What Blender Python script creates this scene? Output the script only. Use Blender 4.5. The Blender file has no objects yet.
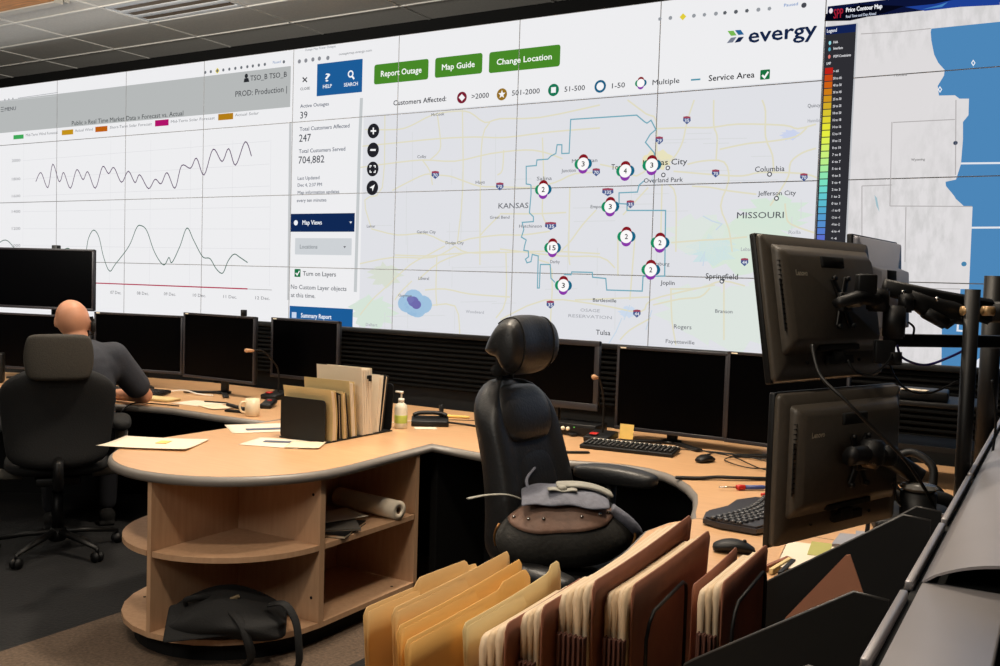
import bpy, bmesh, math, random
from mathutils import Vector, Matrix, geometry
random.seed(4)
PI = math.pi
R = math.radians
COL = bpy.context.scene.collection
# ------------------------------------------------------------------ camera frame (survey of the room)
F, ROLL, BE, PITCH, H = 952.7, .0312, .536, R(3.0), 1.52
CB, SB = math.cos(BE), math.sin(BE)
CP, SP = math.cos(PITCH), math.sin(PITCH)
CR, SR = math.cos(ROLL), math.sin(ROLL)
_r = Vector((CB, SB, 0)); FW = Vector((-SB*CP, CB*CP, -SP)); _u = Vector((-SB*SP, CB*SP, CP))
RX = _r*CR + _u*SR; UX = -_r*SR + _u*CR
O = Vector((0, 0, H))
S0, DW, Z0 = 4.921, 7.8775, 2.1313
PH = .6805; PW = PH*16/9
WB = CB*DW; ZT = Z0 + H
def ray(x, y): return FW + RX*((x-500)/F) - UX*((y-333)/F)
def gp(x, y, z=.74):
    d = ray(x, y); return O + d*((z-H)/d.z)
def bp(x, y, b):
    d = ray(x, y); return O + d*(b/d.y)
def zp(x, y, t): return O + ray(x, y)*t
COLPX = [(57.0, 142), (125.8, 135), (203.6, 128), (292.6, 120), (397.6, 111), (517.6, 103), (657.8, 93), (822.4, 81.5)]
COLX = [bp(x, y, WB).x for x, y in COLPX]
def colx(s):   # seam positions along the wall
    if s <= 0: return COLX[0] + s*PW
    if s >= 7: return COLX[7] + (s-7)*PW
    i = int(s); return COLX[i] + (s-i)*(COLX[i+1]-COLX[i])

# ------------------------------------------------------------------ materials
def lin(c): return tuple(((v/255)/12.92 if v/255 <= .04045 else ((v/255+.055)/1.055)**2.4) for v in c) + (1,)
MATS = {}
def mat(name, rgb, rough=.5, metal=0., noise=0., scale=30., rgb2=None, spec=.5, bump=0., alpha=None, coat=0., stretch=None):
    if name in MATS: return MATS[name]
    m = bpy.data.materials.new(name); m.use_nodes = True
    nt = m.node_tree; b = nt.nodes['Principled BSDF']
    b.inputs['Base Color'].default_value = lin(rgb); b.inputs['Roughness'].default_value = rough
    b.inputs['Metallic'].default_value = metal; b.inputs['Specular IOR Level'].default_value = spec
    if coat: b.inputs['Coat Weight'].default_value = coat
    if alpha is not None: b.inputs['Transmission Weight'].default_value = alpha
    tc = nt.nodes.new('ShaderNodeTexCoord'); n = nt.nodes.new('ShaderNodeTexNoise')
    n.inputs['Scale'].default_value = scale; n.inputs['Detail'].default_value = 4
    if stretch:
        mp = nt.nodes.new('ShaderNodeMapping'); mp.inputs['Scale'].default_value = stretch
        nt.links.new(tc.outputs['Object'], mp.inputs['Vector']); nt.links.new(mp.outputs['Vector'], n.inputs['Vector'])
    else: nt.links.new(tc.outputs['Object'], n.inputs['Vector'])
    c2 = lin(rgb2) if rgb2 else tuple(v*(1-noise) for v in lin(rgb)[:3])+(1,)
    cr = nt.nodes.new('ShaderNodeValToRGB'); cr.color_ramp.elements[0].position = .3; cr.color_ramp.elements[1].position = .7
    cr.color_ramp.elements[0].color = c2; cr.color_ramp.elements[1].color = lin(rgb)
    nt.links.new(n.outputs['Fac'], cr.inputs['Fac']); nt.links.new(cr.outputs['Color'], b.inputs['Base Color'])
    if bump:
        bm_ = nt.nodes.new('ShaderNodeBump'); bm_.inputs['Strength'].default_value = bump; bm_.inputs['Distance'].default_value = .01
        nt.links.new(n.outputs['Fac'], bm_.inputs['Height']); nt.links.new(bm_.outputs['Normal'], b.inputs['Normal'])
    MATS[name] = m; return m
def emi(rgb, k=1.0, relief=False):
    name = 'screen_%d_%d_%d%s' % (*rgb, '_relief' if relief else '')
    if name in MATS: return MATS[name]
    m = bpy.data.materials.new(name); m.use_nodes = True; nt = m.node_tree; nt.nodes.clear()
    o = nt.nodes.new('ShaderNodeOutputMaterial'); e = nt.nodes.new('ShaderNodeEmission')
    e.inputs['Color'].default_value = lin(rgb); e.inputs['Strength'].default_value = k
    if relief:
        tc = nt.nodes.new('ShaderNodeTexCoord'); mp = nt.nodes.new('ShaderNodeMapping'); mp.inputs['Scale'].default_value = (4.4, 1, 1.6)
        mp.inputs['Rotation'].default_value = (0, .5, 0)
        n = nt.nodes.new('ShaderNodeTexNoise'); n.inputs['Scale'].default_value = 4.; n.inputs['Detail'].default_value = 7; n.inputs['Roughness'].default_value = .62
        n2 = nt.nodes.new('ShaderNodeTexNoise'); n2.inputs['Scale'].default_value = 1.1
        cr = nt.nodes.new('ShaderNodeValToRGB'); el = cr.color_ramp.elements
        el[0].position = .36; el[0].color = lin((208, 206, 206)); el[1].position = .58; el[1].color = lin((224, 221, 222))
        nt.links.new(tc.outputs['Object'], mp.inputs['Vector']); nt.links.new(mp.outputs['Vector'], n.inputs['Vector'])
        nt.links.new(tc.outputs['Object'], n2.inputs['Vector'])
        mx = nt.nodes.new('ShaderNodeMix'); mx.data_type = 'RGBA'; mx.inputs['B'].default_value = lin((222, 219, 220))
        nt.links.new(n.outputs['Fac'], cr.inputs['Fac']); nt.links.new(cr.outputs['Color'], mx.inputs['A'])
        r2 = nt.nodes.new('ShaderNodeMapRange'); r2.inputs['From Min'].default_value = .42; r2.inputs['From Max'].default_value = .6
        nt.links.new(n2.outputs['Fac'], r2.inputs['Value']); nt.links.new(r2.outputs['Result'], mx.inputs['Factor'])
        nt.links.new(mx.outputs['Result'], e.inputs['Color'])
    nt.links.new(e.outputs['Emission'], o.inputs['Surface']); MATS[name] = m; return m

WOOD = mat('maple_laminate', (208, 166, 124), .34, rgb2=(197, 154, 112), scale=6, stretch=(1, 9, 9))
WOODV = mat('maple_cabinet', (198, 160, 126), .5, rgb2=(186, 147, 114), scale=6, stretch=(9, 9, 1))
TRIM = mat('grey_edge_vinyl', (122, 116, 110), .45, noise=.08)
BLK = mat('black_plastic', (14, 14, 15), .5, noise=.2, spec=.35)
BLKM = mat('black_matte', (7, 7, 7), .9, noise=.2)
DKM = mat('dark_metal', (15, 14, 14), .5, metal=.3, noise=.2)
SCR = mat('dark_screen', (2, 2, 3), .3, noise=.1, spec=.06)
BEZ = mat('grey_bezel', (44, 42, 46), .4, noise=.1)
BACKP = mat('monitor_back_plastic', (76, 69, 60), .5, noise=.15, scale=60)
LEATH = mat('black_leather', (30, 30, 31), .44, noise=.25, scale=90, bump=.15)
FABR = mat('charcoal_fabric', (58, 54, 47), .8, noise=.35, scale=160, bump=.2)
FABB = mat('black_fabric', (12, 12, 13), .85, noise=.3, scale=160, bump=.2)
CHROME = mat('chrome', (190, 188, 184), .22, metal=1., noise=.05)
ALU = mat('aluminium', (168, 164, 166), .42, metal=.55, noise=.05, scale=8)
PAPER = mat('paper', (228, 208, 178), .7, noise=.05, scale=10)
PAPERW = mat('white_paper', (226, 213, 192), .7, noise=.04, scale=10)
MANILA = mat('manila_card', (208, 168, 108), .65, noise=.06, scale=12)
MANILAP = mat('pale_manila_card', (212, 188, 134), .65, noise=.06, scale=12)
BROWN = mat('brown_pressboard', (138, 86, 64), .7, noise=.15, scale=40)
BRNACC = mat('brown_accordion_gusset', (84, 48, 36), .75, noise=.2, scale=40)
SKIN = mat('skin', (212, 150, 116), .5, noise=.08, scale=20)
SHIRT = mat('dark_grey_knit', (54, 57, 66), .85, noise=.2, scale=120, bump=.1)
JEAN = mat('dark_trousers', (28, 30, 38), .85, noise=.2, scale=120)
WHITE = mat('white_plastic', (232, 226, 214), .4, noise=.04)
CREAM = mat('cream_ceramic', (235, 214, 180), .3, noise=.04)
RED = mat('red_plastic', (190, 40, 34), .4, noise=.05)
BLUE = mat('blue_plastic', (50, 70, 130), .4, noise=.05)
YEL = mat('yellow_note', (238, 200, 110), .7, noise=.05)
GREEN = mat('green_gel', (190, 206, 96), .3, noise=.05)
KEYG = mat('keycap_grey', (70, 70, 72), .4, noise=.05)
KEYL = mat('keycap_dark', (30, 30, 31), .35, noise=.05)
LETR = mat('pale_lettering', (250, 240, 215), .5, noise=.02)

# ------------------------------------------------------------------ mesh builder
class MB:
    def __init__(s): s.bm = bmesh.new(); s.mi = 0
    def _tag(s, before, m=None, smooth=False):
        for f in s.bm.faces:
            if f.index == -1 or f not in before:
                pass
    def _new(s, bm2, M, mi, smooth):
        me = bpy.data.meshes.new('t'); bm2.transform(M)
        for f in bm2.faces: f.material_index = mi; f.smooth = smooth
        bm2.to_mesh(me); bm2.free(); s.bm.from_mesh(me); bpy.data.meshes.remove(me)
    def box(s, size, loc=(0, 0, 0), rot=(0, 0, 0), bev=0., seg=2, mi=0):
        b = bmesh.new(); bmesh.ops.create_cube(b, size=1)
        bmesh.ops.scale(b, vec=size, verts=b.verts)
        if bev: bmesh.ops.bevel(b, geom=b.edges[:], offset=bev, segments=seg, profile=.5, affect='EDGES')
        s._new(b, Matrix.Translation(loc) @ mrot(rot), mi, bool(bev)); return s
    def cyl(s, r, h, loc=(0, 0, 0), rot=(0, 0, 0), r2=None, n=20, mi=0, bev=0.):
        b = bmesh.new(); bmesh.ops.create_cone(b, segments=n, radius1=r, radius2=r if r2 is None else r2, depth=h, cap_ends=True)
        if bev:
            ed = [e for e in b.edges if abs(e.verts[0].co.z-e.verts[1].co.z) < 1e-6]
            bmesh.ops.bevel(b, geom=ed, offset=bev, segments=2, affect='EDGES')
        s._new(b, Matrix.Translation(loc) @ mrot(rot), mi, True); return s
    def ball(s, rad, loc=(0, 0, 0), rot=(0, 0, 0), mi=0, n=16):
        b = bmesh.new(); bmesh.ops.create_uvsphere(b, u_segments=n, v_segments=n//2+2, radius=1)
        if not hasattr(rad, '__len__'): rad = (rad,)*3
        bmesh.ops.scale(b, vec=rad, verts=b.verts)
        s._new(b, Matrix.Translation(loc) @ mrot(rot), mi, True); return s
    def prism(s, poly, z0, z1, mi=0, M=None, smooth=False):
        b = bmesh.new(); lo = [b.verts.new((p[0], p[1], z0)) for p in poly]; hi = [b.verts.new((p[0], p[1], z1)) for p in poly]
        n = len(poly); b.faces.new(lo[::-1]); b.faces.new(hi)
        for i in range(n): b.faces.new((lo[i], lo[(i+1) % n], hi[(i+1) % n], hi[i]))
        bmesh.ops.recalc_face_normals(b, faces=b.faces)
        s._new(b, M or Matrix(), mi, smooth); return s
    def tube(s, pts, r, n=8, mi=0, cap=True, flat=1.):
        pts = [Vector(p) for p in pts]; rings = []; b = bmesh.new(); up = Vector((0, 0, 1)); N = len(pts)
        rs = r if hasattr(r, '__len__') else [r]*N
        t = (pts[1]-pts[0]).normalized()
        a = t.cross(up if abs(t.z) < .95 else Vector((1, 0, 0))).normalized()
        for i, p in enumerate(pts):
            t = (pts[min(i+1, N-1)]-pts[max(i-1, 0)]).normalized()
            a = (a - t*a.dot(t)).normalized(); c = t.cross(a)
            rings.append([b.verts.new(p + (a*math.cos(k*2*PI/n) + c*math.sin(k*2*PI/n)*flat)*rs[i]) for k in range(n)])
        for i in range(N-1):
            for k in range(n): b.faces.new((rings[i][k], rings[i][(k+1) % n], rings[i+1][(k+1) % n], rings[i+1][k]))
        if cap: b.faces.new(rings[0][::-1]); b.faces.new(rings[-1])
        bmesh.ops.recalc_face_normals(b, faces=b.faces)
        s._new(b, Matrix(), mi, True); return s
    def lathe(s, prof, loc=(0, 0, 0), n=24, mi=0):
        b = bmesh.new(); rings = []
        for r_, z in prof: rings.append([b.verts.new((r_*math.cos(k*2*PI/n), r_*math.sin(k*2*PI/n), z)) for k in range(n)])
        for i in range(len(prof)-1):
            for k in range(n): b.faces.new((rings[i][k], rings[i][(k+1) % n], rings[i+1][(k+1) % n], rings[i+1][k]))
        b.faces.new(rings[0][::-1]); b.faces.new(rings[-1])
        bmesh.ops.remove_doubles(b, verts=b.verts, dist=1e-6); bmesh.ops.recalc_face_normals(b, faces=b.faces)
        s._new(b, Matrix.Translation(loc), mi, True); return s
    def cap(s, a, b_, ra, rb, mi=0):   # tapered limb with round ends
        a, b_ = Vector(a), Vector(b_); s.ball(ra, a, mi=mi, n=14); s.ball(rb, b_, mi=mi, n=14)
        return s.tube([a, b_], [ra, rb], n=14, mi=mi)
    def quad(s, pts, mi=0):
        vs = [s.bm.verts.new(p) for p in pts]; f = s.bm.faces.new(vs); f.material_index = mi; return s
    def grid(s, fn, nu, nv, mi=0, smooth=True):  # sheet from a function of (u,v)
        vs = [[s.bm.verts.new(fn(i/nu, j/nv)) for j in range(nv+1)] for i in range(nu+1)]
        for i in range(nu):
            for j in range(nv):
                f = s.bm.faces.new((vs[i][j], vs[i+1][j], vs[i+1][j+1], vs[i][j+1])); f.material_index = mi; f.smooth = smooth
        return s
    def loft(s, rings, mi=0, closed=True, smooth=True):
        b = bmesh.new(); rr = [[b.verts.new(p) for p in r_] for r_ in rings]; n = len(rings[0])
        for i in range(len(rr)-1):
            for k in range(n): b.faces.new((rr[i][k], rr[i][(k+1) % n], rr[i+1][(k+1) % n], rr[i+1][k]))
        if closed: b.faces.new(rr[0][::-1]); b.faces.new(rr[-1])
        bmesh.ops.recalc_face_normals(b, faces=b.faces)
        s._new(b, Matrix(), mi, smooth); return s
    def obj(s, name, mats, parent=None, loc=None, sub=0, remesh=0, smooth=0, solid=0):
        me = bpy.data.meshes.new(name); s.bm.to_mesh(me); s.bm.free()
        for m in (mats if isinstance(mats, (list, tuple)) else [mats]): me.materials.append(m)
        o = bpy.data.objects.new(name, me); COL.objects.link(o)
        if parent: o.parent = parent
        if loc is not None: o.location = loc
        if solid: md = o.modifiers.new('s', 'SOLIDIFY'); md.thickness = solid; md.offset = 0
        if remesh: md = o.modifiers.new('r', 'REMESH'); md.mode = 'VOXEL'; md.voxel_size = remesh; md.use_smooth_shade = True
        if smooth: md = o.modifiers.new('m', 'SMOOTH'); md.iterations = smooth; md.factor = .6
        if sub: md = o.modifiers.new('u', 'SUBSURF'); md.levels = sub; md.render_levels = sub
        return o
def mrot(r_):
    if isinstance(r_, Matrix): return r_.to_4x4()
    return Matrix.Rotation(r_[2], 4, 'Z') @ Matrix.Rotation(r_[1], 4, 'Y') @ Matrix.Rotation(r_[0], 4, 'X')
def tag(o, label, cat, group=None, kind=None):
    if label: o['label'] = label
    if cat: o['category'] = cat
    if group: o['group'] = group
    if kind: o['kind'] = kind
    return o
def thing(name, label, cat, loc=(0, 0, 0), rz=0., group=None):
    o = bpy.data.objects.new(name, None); COL.objects.link(o); o.empty_display_size = .1
    o.location = loc; o.rotation_euler = (0, 0, rz); return tag(o, label, cat, group)
def struct(name, mb, mats): return tag(mb.obj(name, mats), None, None, kind='structure')
def dup(root, loc=None, rz=None, label=None, group=None):
    r_ = root.copy(); COL.objects.link(r_)
    if loc is not None: r_.location = loc
    if rz is not None: r_.rotation_euler = (0, 0, rz)
    if label: r_['label'] = label
    if group: r_['group'] = group
    for ch in list(root.children):
        c = ch.copy(); COL.objects.link(c); c.parent = r_
        for g in list(ch.children): d = g.copy(); COL.objects.link(d); d.parent = c
    return r_
def spline(pts, k=6):
    P = [Vector(p) for p in pts]; out = []
    for i in range(len(P)-1):
        p0, p1, p2, p3 = P[max(i-1, 0)], P[i], P[i+1], P[min(i+2, len(P)-1)]
        for j in range(k):
            t = j/k
            out.append(.5*((2*p1)+(p2-p0)*t+(2*p0-5*p1+4*p2-p3)*t*t+(3*p1-p0-3*p2+p3)*t**3))
    out.append(P[-1]); return out
def rrect(w, d, r_, n=5, cx=0, cy=0):
    out = []
    for qx, qy, a0 in ((1, 1, 0), (-1, 1, 90), (-1, -1, 180), (1, -1, 270)):
        for k in range(n+1):
            a = R(a0 + 90*k/n); out.append((cx+qx*(w/2-r_)+r_*math.cos(a), cy+qy*(d/2-r_)+r_*math.sin(a)))
    return out
def superring(rx, ry, e=.6, n=28, f=None):
    out = []
    for k in range(n):
        a = 2*PI*k/n; c, s_ = math.cos(a), math.sin(a)
        x, y = rx*math.copysign(abs(c)**e, c), ry*math.copysign(abs(s_)**e, s_)
        out.append(f(x, y) if f else (x, y))
    return out
# ------------------------------------------------------------------ SETTING
CARP = mat('dark_carpet', (18, 18, 20), .95, rgb2=(11, 11, 12), scale=60, bump=.4)
CARB = mat('brown_carpet', (100, 82, 66), .95, rgb2=(70, 57, 46), scale=70, bump=.5)
CEIL = mat('ceiling_tile', (226, 222, 214), .95, rgb2=(216, 212, 205), scale=40)
GRID = mat('ceiling_grid_metal', (238, 235, 228), .5)
WALLM = mat('wall_paint', (40, 38, 36), .9, noise=.05)
BLKW = mat('black_wall', (3, 3, 3), .95, noise=.1)
CZ = 4.07
X0, X1, Y0, Y1 = -15., 5.5, -4., 7.72
m = MB()
m.quad([(X0, Y0, 0), (-3.56, Y0, 0), (-3.56, Y1, 0), (X0, Y1, 0)], 0)
m.quad([(-3.56, Y0, 0), (-2.35, Y0, 0), (-2.35, Y1, 0), (-3.56, Y1, 0)], 1)
m.quad([(-2.35, Y0, 0), (X1, Y0, 0), (X1, Y1, 0), (-2.35, Y1, 0)], 0)
m.box((X1-X0, Y1-Y0, .1), ((X0+X1)/2, (Y0+Y1)/2, -.055))
struct('floor', m, [CARP, CARB])
# ceiling: tiles with a gap where the louvred light sits
XL = [-6.85+1.36*k for k in range(-6, 10)]; YL = [7.24-.605*k for k in range(0, 19)]
m = MB(); fx = [(-8.21, 6.035), (-5.49, 3.615), (-2.77, 6.035), (-9.57, 3.615)]
m.box((X1-X0, Y1-YL[0], .03), ((X0+X1)/2, (Y1+YL[0])/2, CZ+.015))
for i in range(-1, len(XL)):
    xa = XL[i] if i >= 0 else X0; xb = XL[i+1] if i+1 < len(XL) else X1
    for j in range(len(YL)):
        yb = YL[j]; ya = YL[j+1] if j+1 < len(YL) else Y0
        if any(abs(xa-fx_) < .1 and abs(ya-fy_) < .1 for fx_, fy_ in fx): continue
        m.box((xb-xa, yb-ya, .03), ((xa+xb)/2, (ya+yb)/2, CZ+.015))
struct('ceiling', m, CEIL)
m = MB()
for y in YL: m.box((X1-X0, .024, .012), ((X0+X1)/2, y, CZ-.004))
for x in XL: m.box((.024, Y1-Y0-.02, .010), (x, (Y0+Y1)/2, CZ-.004))
struct('trim_1', m, GRID)
for nm, s_, l_, mm in (('wall_back', (X1-X0, .1, CZ+.1), ((X0+X1)/2, Y1+.05, CZ/2), BLKW), ('wall_front', (X1-X0, .1, CZ+.1), ((X0+X1)/2, Y0-.05, CZ/2), WALLM),
                       ('wall_left', (.1, Y1-Y0, CZ+.1), (X0-.05, (Y0+Y1)/2, CZ/2), BLKW), ('wall_right', (.1, Y1-Y0, CZ+.1), (X1+.05, (Y0+Y1)/2, CZ/2), WALLM)):
    struct(nm, MB().box(s_, l_), mm)
# dropped edge of ceiling at upper left; warm light painted into its orange panel
m = MB(); m.box((3.4, .09, .05), (-10.0, 5.66, CZ-.03)); m.box((3.4, .05, .02), (-10., 5.75, CZ-.012), mi=0)
struct('trim_2', m, mat('white_trim', (205, 198, 186), .5, noise=.05))
m = MB(); m.box((3.4, .9, .03), (-10.0, 5.16, CZ-.03)); struct('trim_3', m, mat('warm_lit_ceiling_panel', (225, 150, 74), .6, rgb2=(180, 120, 58), scale=5, stretch=(1, 8, 1)))
# ceiling lights (parabolic louvre troffers, switched off)
LOUV = mat('louvre_reflector', (244, 246, 248), .5, metal=0, noise=.06); LDK = mat('louvre_dark_slot', (122, 104, 84), .6, noise=.1)
def troffer(x, y, lab):
    t = thing('ceiling_light', lab, 'ceiling light', (x+.68, y+.3025, CZ), 0)
    m = MB(); W_, D_ = 1.336, .581
    for sx in (-1, 1): m.box((.03, D_, .11), (sx*(W_/2-.015), 0, .055))
    for sy in (-1, 1): m.box((W_, .03, .11), (0, sy*(D_/2-.015), .055))
    m.box((W_, D_, .01), (0, 0, .115)); m.obj('housing', LOUV, t)
    m = MB()
    for k in (-1, 0, 1): m.box((W_-.12, .085, .010), (0, k*.165, .006))
    m.obj('louvre', LDK, t)
    m = MB()
    for k in (-1.5, -.5, .5, 1.5): m.box((W_-.07, .075, .010), (0, k*.165, .002), bev=.003)
    m.obj('reflector', LOUV, t)
for (x, y), lab in zip(fx, ('louvred ceiling light nearest the black band at upper left of the view', 'louvred ceiling light above the man in the grey shirt', 'louvred ceiling light high over the slatted console back', 'louvred ceiling light near the orange ceiling panel')):
    troffer(x, y, lab)

# ------------------------------------------------------------------ VIDEO WALL
vw = thing('video_wall', 'long wall of tiled bright displays showing a market chart and a large outage map', 'video wall', (0, 0, 0))
PANEL = mat('display_cabinet', (30, 30, 32), .6, noise=.1); SEAM = mat('display_seam', (175, 175, 178), .6, noise=.1)
pm = None
def panel_mesh():
    m = MB(); m.box((PW, .5, PH), (0, .256, 0)); b = .0034
    for s_ in (-1, 1):
        m.box((b, .008, PH), (s_*(PW/2-b/2), .002, 0), mi=1); m.box((PW, .008, b), (0, .002, s_*(PH/2-b/2)), mi=1)
    return m
p0 = panel_mesh().obj('display_panel', [PANEL, SEAM], vw); first = True
for c in range(-4, 9):
    for r_ in range(4):
        o = p0 if first else p0.copy()
        if not first: COL.objects.link(o); o.parent = vw
        first = False; o.location = ((colx(c)+colx(c+1))/2, WB, ZT-(r_+.5)*PH); o.scale = ((colx(c+1)-colx(c))/PW, 1, 1)
m = MB(); xa, xb = colx(-4), colx(9); m.box((xb-xa, .46, ZT-4*PH), ((xa+xb)/2, WB+.25, (ZT-4*PH)/2)); m.obj('plinth', BLKM, vw)

def wp(x, y):
    p = bp(x, y, WB); return (p.x, p.z)
class Page:
    """screen picture on the wall plane; each layer sits a hair in front of the last"""
    def __init__(s): s.mb = MB(); s.mats = []; s.ly = 0
    def mi(s, c):
        c = c if not isinstance(c, tuple) else emi(c)
        if c not in s.mats: s.mats.append(c)
        return s.mats.index(c)
    def y(s, l): return WB - .0008 - .00045*l
    def poly(s, pts, c, l=1, px=True):
        P = [wp(*p) for p in pts] if px else pts
        f = s.mb.bm.faces.new([s.mb.bm.verts.new((x, s.y(l), z)) for x, z in P]); f.material_index = s.mi(c)
    def rect(s, x0, y0, x1, y1, c, l=1):  # px corners, squared to the wall's axes
        a, b = wp(x0, y0), wp(x1, y1); s.poly([(a[0], a[1]), (b[0], a[1]), (b[0], b[1]), (a[0], b[1])], c, l, False)
    def rrect(s, p, c, l=1, rad=.02):
        P = [wp(*q) for q in p]; xa = (P[0][0]+P[3][0])/2; xb = (P[1][0]+P[2][0])/2; za = (P[0][1]+P[1][1])/2; zb = (P[2][1]+P[3][1])/2
        s.poly([(x, z) for x, z in rrect(xb-xa, za-zb, rad, 4, (xa+xb)/2, (za+zb)/2)], c, l, False)
    def circ(s, x, y, r_, c, l=1, n=20, sx=1.):
        a = wp(x, y); s.poly([(a[0]+sx*r_*math.cos(2*PI*k/n), a[1]+r_*math.sin(2*PI*k/n)) for k in range(n)], c, l, False)
    def line(s, pts, w, c, l=1, px=True, sm=0):
        P = [Vector(wp(*p)) if px else Vector(p) for p in pts]
        if sm: P = [Vector((q.x, q.y)) for q in spline([(p.x, p.y, 0) for p in P], sm)]
        bm = s.mb.bm; mi = s.mi(c); L = []; N = len(P)
        for i, p in enumerate(P):
            t = (P[min(i+1, N-1)]-P[max(i-1, 0)])
            if 0 < i < N-1:
                t1 = (P[i]-P[i-1]).normalized(); t2 = (P[i+1]-P[i]).normalized(); t = t1+t2
                if t.length < 1e-6: t = t1
                t.normalize(); nn = Vector((-t.y, t.x)); k = 1/max(.5, abs(nn.dot(Vector((-t1.y, t1.x)))))
            else: t.normalize(); nn = Vector((-t.y, t.x)); k = 1
            L.append((bm.verts.new((p.x+nn.x*w*k/2, s.y(l), p.y+nn.y*w*k/2)), bm.verts.new((p.x-nn.x*w*k/2, s.y(l), p.y-nn.y*w*k/2))))
        for i in range(N-1):
            f = bm.faces.new((L[i][0], L[i+1][0], L[i+1][1], L[i][1])); f.material_index = mi
    def text(s, t, p0, p1, cap, c, l=3, bold=.3):
        a, b = Vector(wp(*p0)), Vector(wp(*p1)); z0 = (a.y+b.y)/2
        h = cap*((bp(*p0, WB)-O).dot(FW))/F
        w = b.x-a.x; me, mw, x0 = text_mesh(t); bm = s.mb.bm; mi = s.mi(c); k_ = h/max(cap, 1)*bold*.42
        for q, (ox, oz) in enumerate(((0, 0), (k_, 0), (k_*.5, k_*.5), (k_*.5, -k_*.3))[:1 if bold <= 0 else 4]):
            vs = [bm.verts.new((a.x+ox+(v.co.x-x0)/mw*(w-k_), s.y(l)-.00006*q, z0+oz+v.co.y/CAPH*h)) for v in me.vertices]
            for f in me.polygons:
                try: g = bm.faces.new([vs[i] for i in f.vertices]); g.material_index = mi
                except ValueError: pass
        bpy.data.meshes.remove(me)
    def obj(s, name, label):
        o = s.mb.obj(name, s.mats, vw); o['label'] = label; return o
CAPH = .7
def text_mesh(t, bold=0):
    cu = bpy.data.curves.new('t', 'FONT'); cu.body = t; cu.size = 1; cu.resolution_u = 2; cu.offset = bold*.12
    ob = bpy.data.objects.new('t', cu); COL.objects.link(ob); bpy.context.view_layer.update()
    me = bpy.data.meshes.new_from_object(ob.evaluated_get(bpy.context.evaluated_depsgraph_get())); bpy.data.objects.remove(ob); bpy.data.curves.remove(cu)
    xs = [v.co.x for v in me.vertices] or [0, 1]
    return me, max(xs)-min(xs), min(xs)
def cap_h():
    me, w, x = text_mesh('H'); h = max(v.co.y for v in me.vertices); bpy.data.meshes.remove(me); return h
CAPH = cap_h()
def P_lay(pg, x0, x1, z0, z1, c, l): pg.poly([(x0, z1), (x1, z1), (x1, z0), (x0, z0)], c, l, False)
WH = (238, 238, 240); G1 = (182, 185, 185); TX = (62, 66, 74); TL = (140, 142, 148); RD = (220, 215, 190); NAVY = (16, 40, 84); MB_ = (28, 92, 152)
Zb = ZT-4*PH
# --- page 1: market chart
pg = Page(); P_lay(pg, colx(-4), colx(3)+.0, Zb, ZT, WH, 0)
a = wp(291, 66); b = wp(290, 107); P_lay(pg, colx(-4)+.4, a[0], b[1], a[1], G1, 1)
pg.text('MENU', (5, 111.5), (16, 109.5), 3.4, TX)
for k in range(3): pg.line([(1, 107.6+k*2), (4, 107.2+k*2)], .006, TX, 3)
pg.text('TSO_B TSO_B', (250.4, 80.6), (287, 77), 5, (60, 62, 66), bold=.3)
pg.circ(246.5, 76, .022, (40, 42, 46), 3); pg.poly([(243.8, 82.5), (244.5, 78.5), (248.5, 78), (249.5, 81.8)], (40, 42, 46), 3)
pg.text('PROD: Production |', (235.5, 96.6), (287, 92), 5.4, (72, 74, 78))
pg.text('Public \u00bb Real Time Market Data \u00bb Forecast vs. Actual', (72, 126.3), (183.5, 114.5), 4.2, (76, 80, 82), bold=.2)
for q, c in (((13.6, 135.3, 23.7, 138.6), (62, 168, 88)), ((62, 130.3, 73.3, 134.3), (196, 146, 24)), ((95.5, 126.9, 107.5, 131.2), (190, 96, 16)), ((155.2, 120.4, 168.7, 125.4), (176, 18, 106)), ((218.4, 114.2, 233.2, 119.2), (180, 126, 22))):
    pg.rect(*q, c, 2)
for t, p, q in (('Mid-Term Wind Forecast', (26, 137), (58, 133.3)), ('Actual Wind', (75, 132.3), (93, 130.3)), ('Short-Term Solar Forecast', (110, 129.3), (152, 124.8)), ('Mid-Term Solar Forecast', (171, 124), (215, 118.2)), ('Actual Solar', (235, 117.2), (259, 113.6))):
    pg.text(t, p, q, 2.6, (150, 152, 156))
c1 = [(120, 605), (137, 575), (160, 625), (176, 547), (195, 600), (203, 600), (213, 575), (235, 627), (256, 565), (277, 598), (293, 572), (318, 627), (342, 555), (362, 578), (380, 558), (405, 607), (428, 570), (450, 608), (466, 582), (495, 628), (517, 597), (537, 612), (557, 575), (583, 627), (605, 552), (635, 560), (655, 527), (680, 583), (710, 497), (740, 538), (762, 495), (785, 550), (817, 472), (838, 520)]
pg.line([(x/3.33, y/3.33) for x, y in c1], .011, (96, 74, 104), 3, sm=5)
c2 = [(-60, 262), (-20, 225), (20, 200), (60, 240), (110, 280), (150, 262), (200, 240), (230, 228), (262, 262), (284, 248), (295, 195), (312, 167), (330, 190), (345, 255), (365, 303), (385, 280), (430, 220), (455, 160), (470, 152), (490, 170), (515, 240), (545, 283), (563, 258), (573, 275), (600, 220), (623, 160), (645, 200), (675, 255), (700, 262), (720, 295), (742, 310), (760, 270), (780, 247), (800, 258), (825, 275)]
pg.line([(x/3.33, 180+y/3.33) for x, y in c2], .010, (70, 104, 92), 3, sm=5)
pg.line([(-60, 278), (94.6, 283), (247.7, 288.9)], .012, (176, 34, 72), 3); pg.line([(247.7, 289), (272, 290)], .005, (150, 150, 150), 2)
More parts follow.
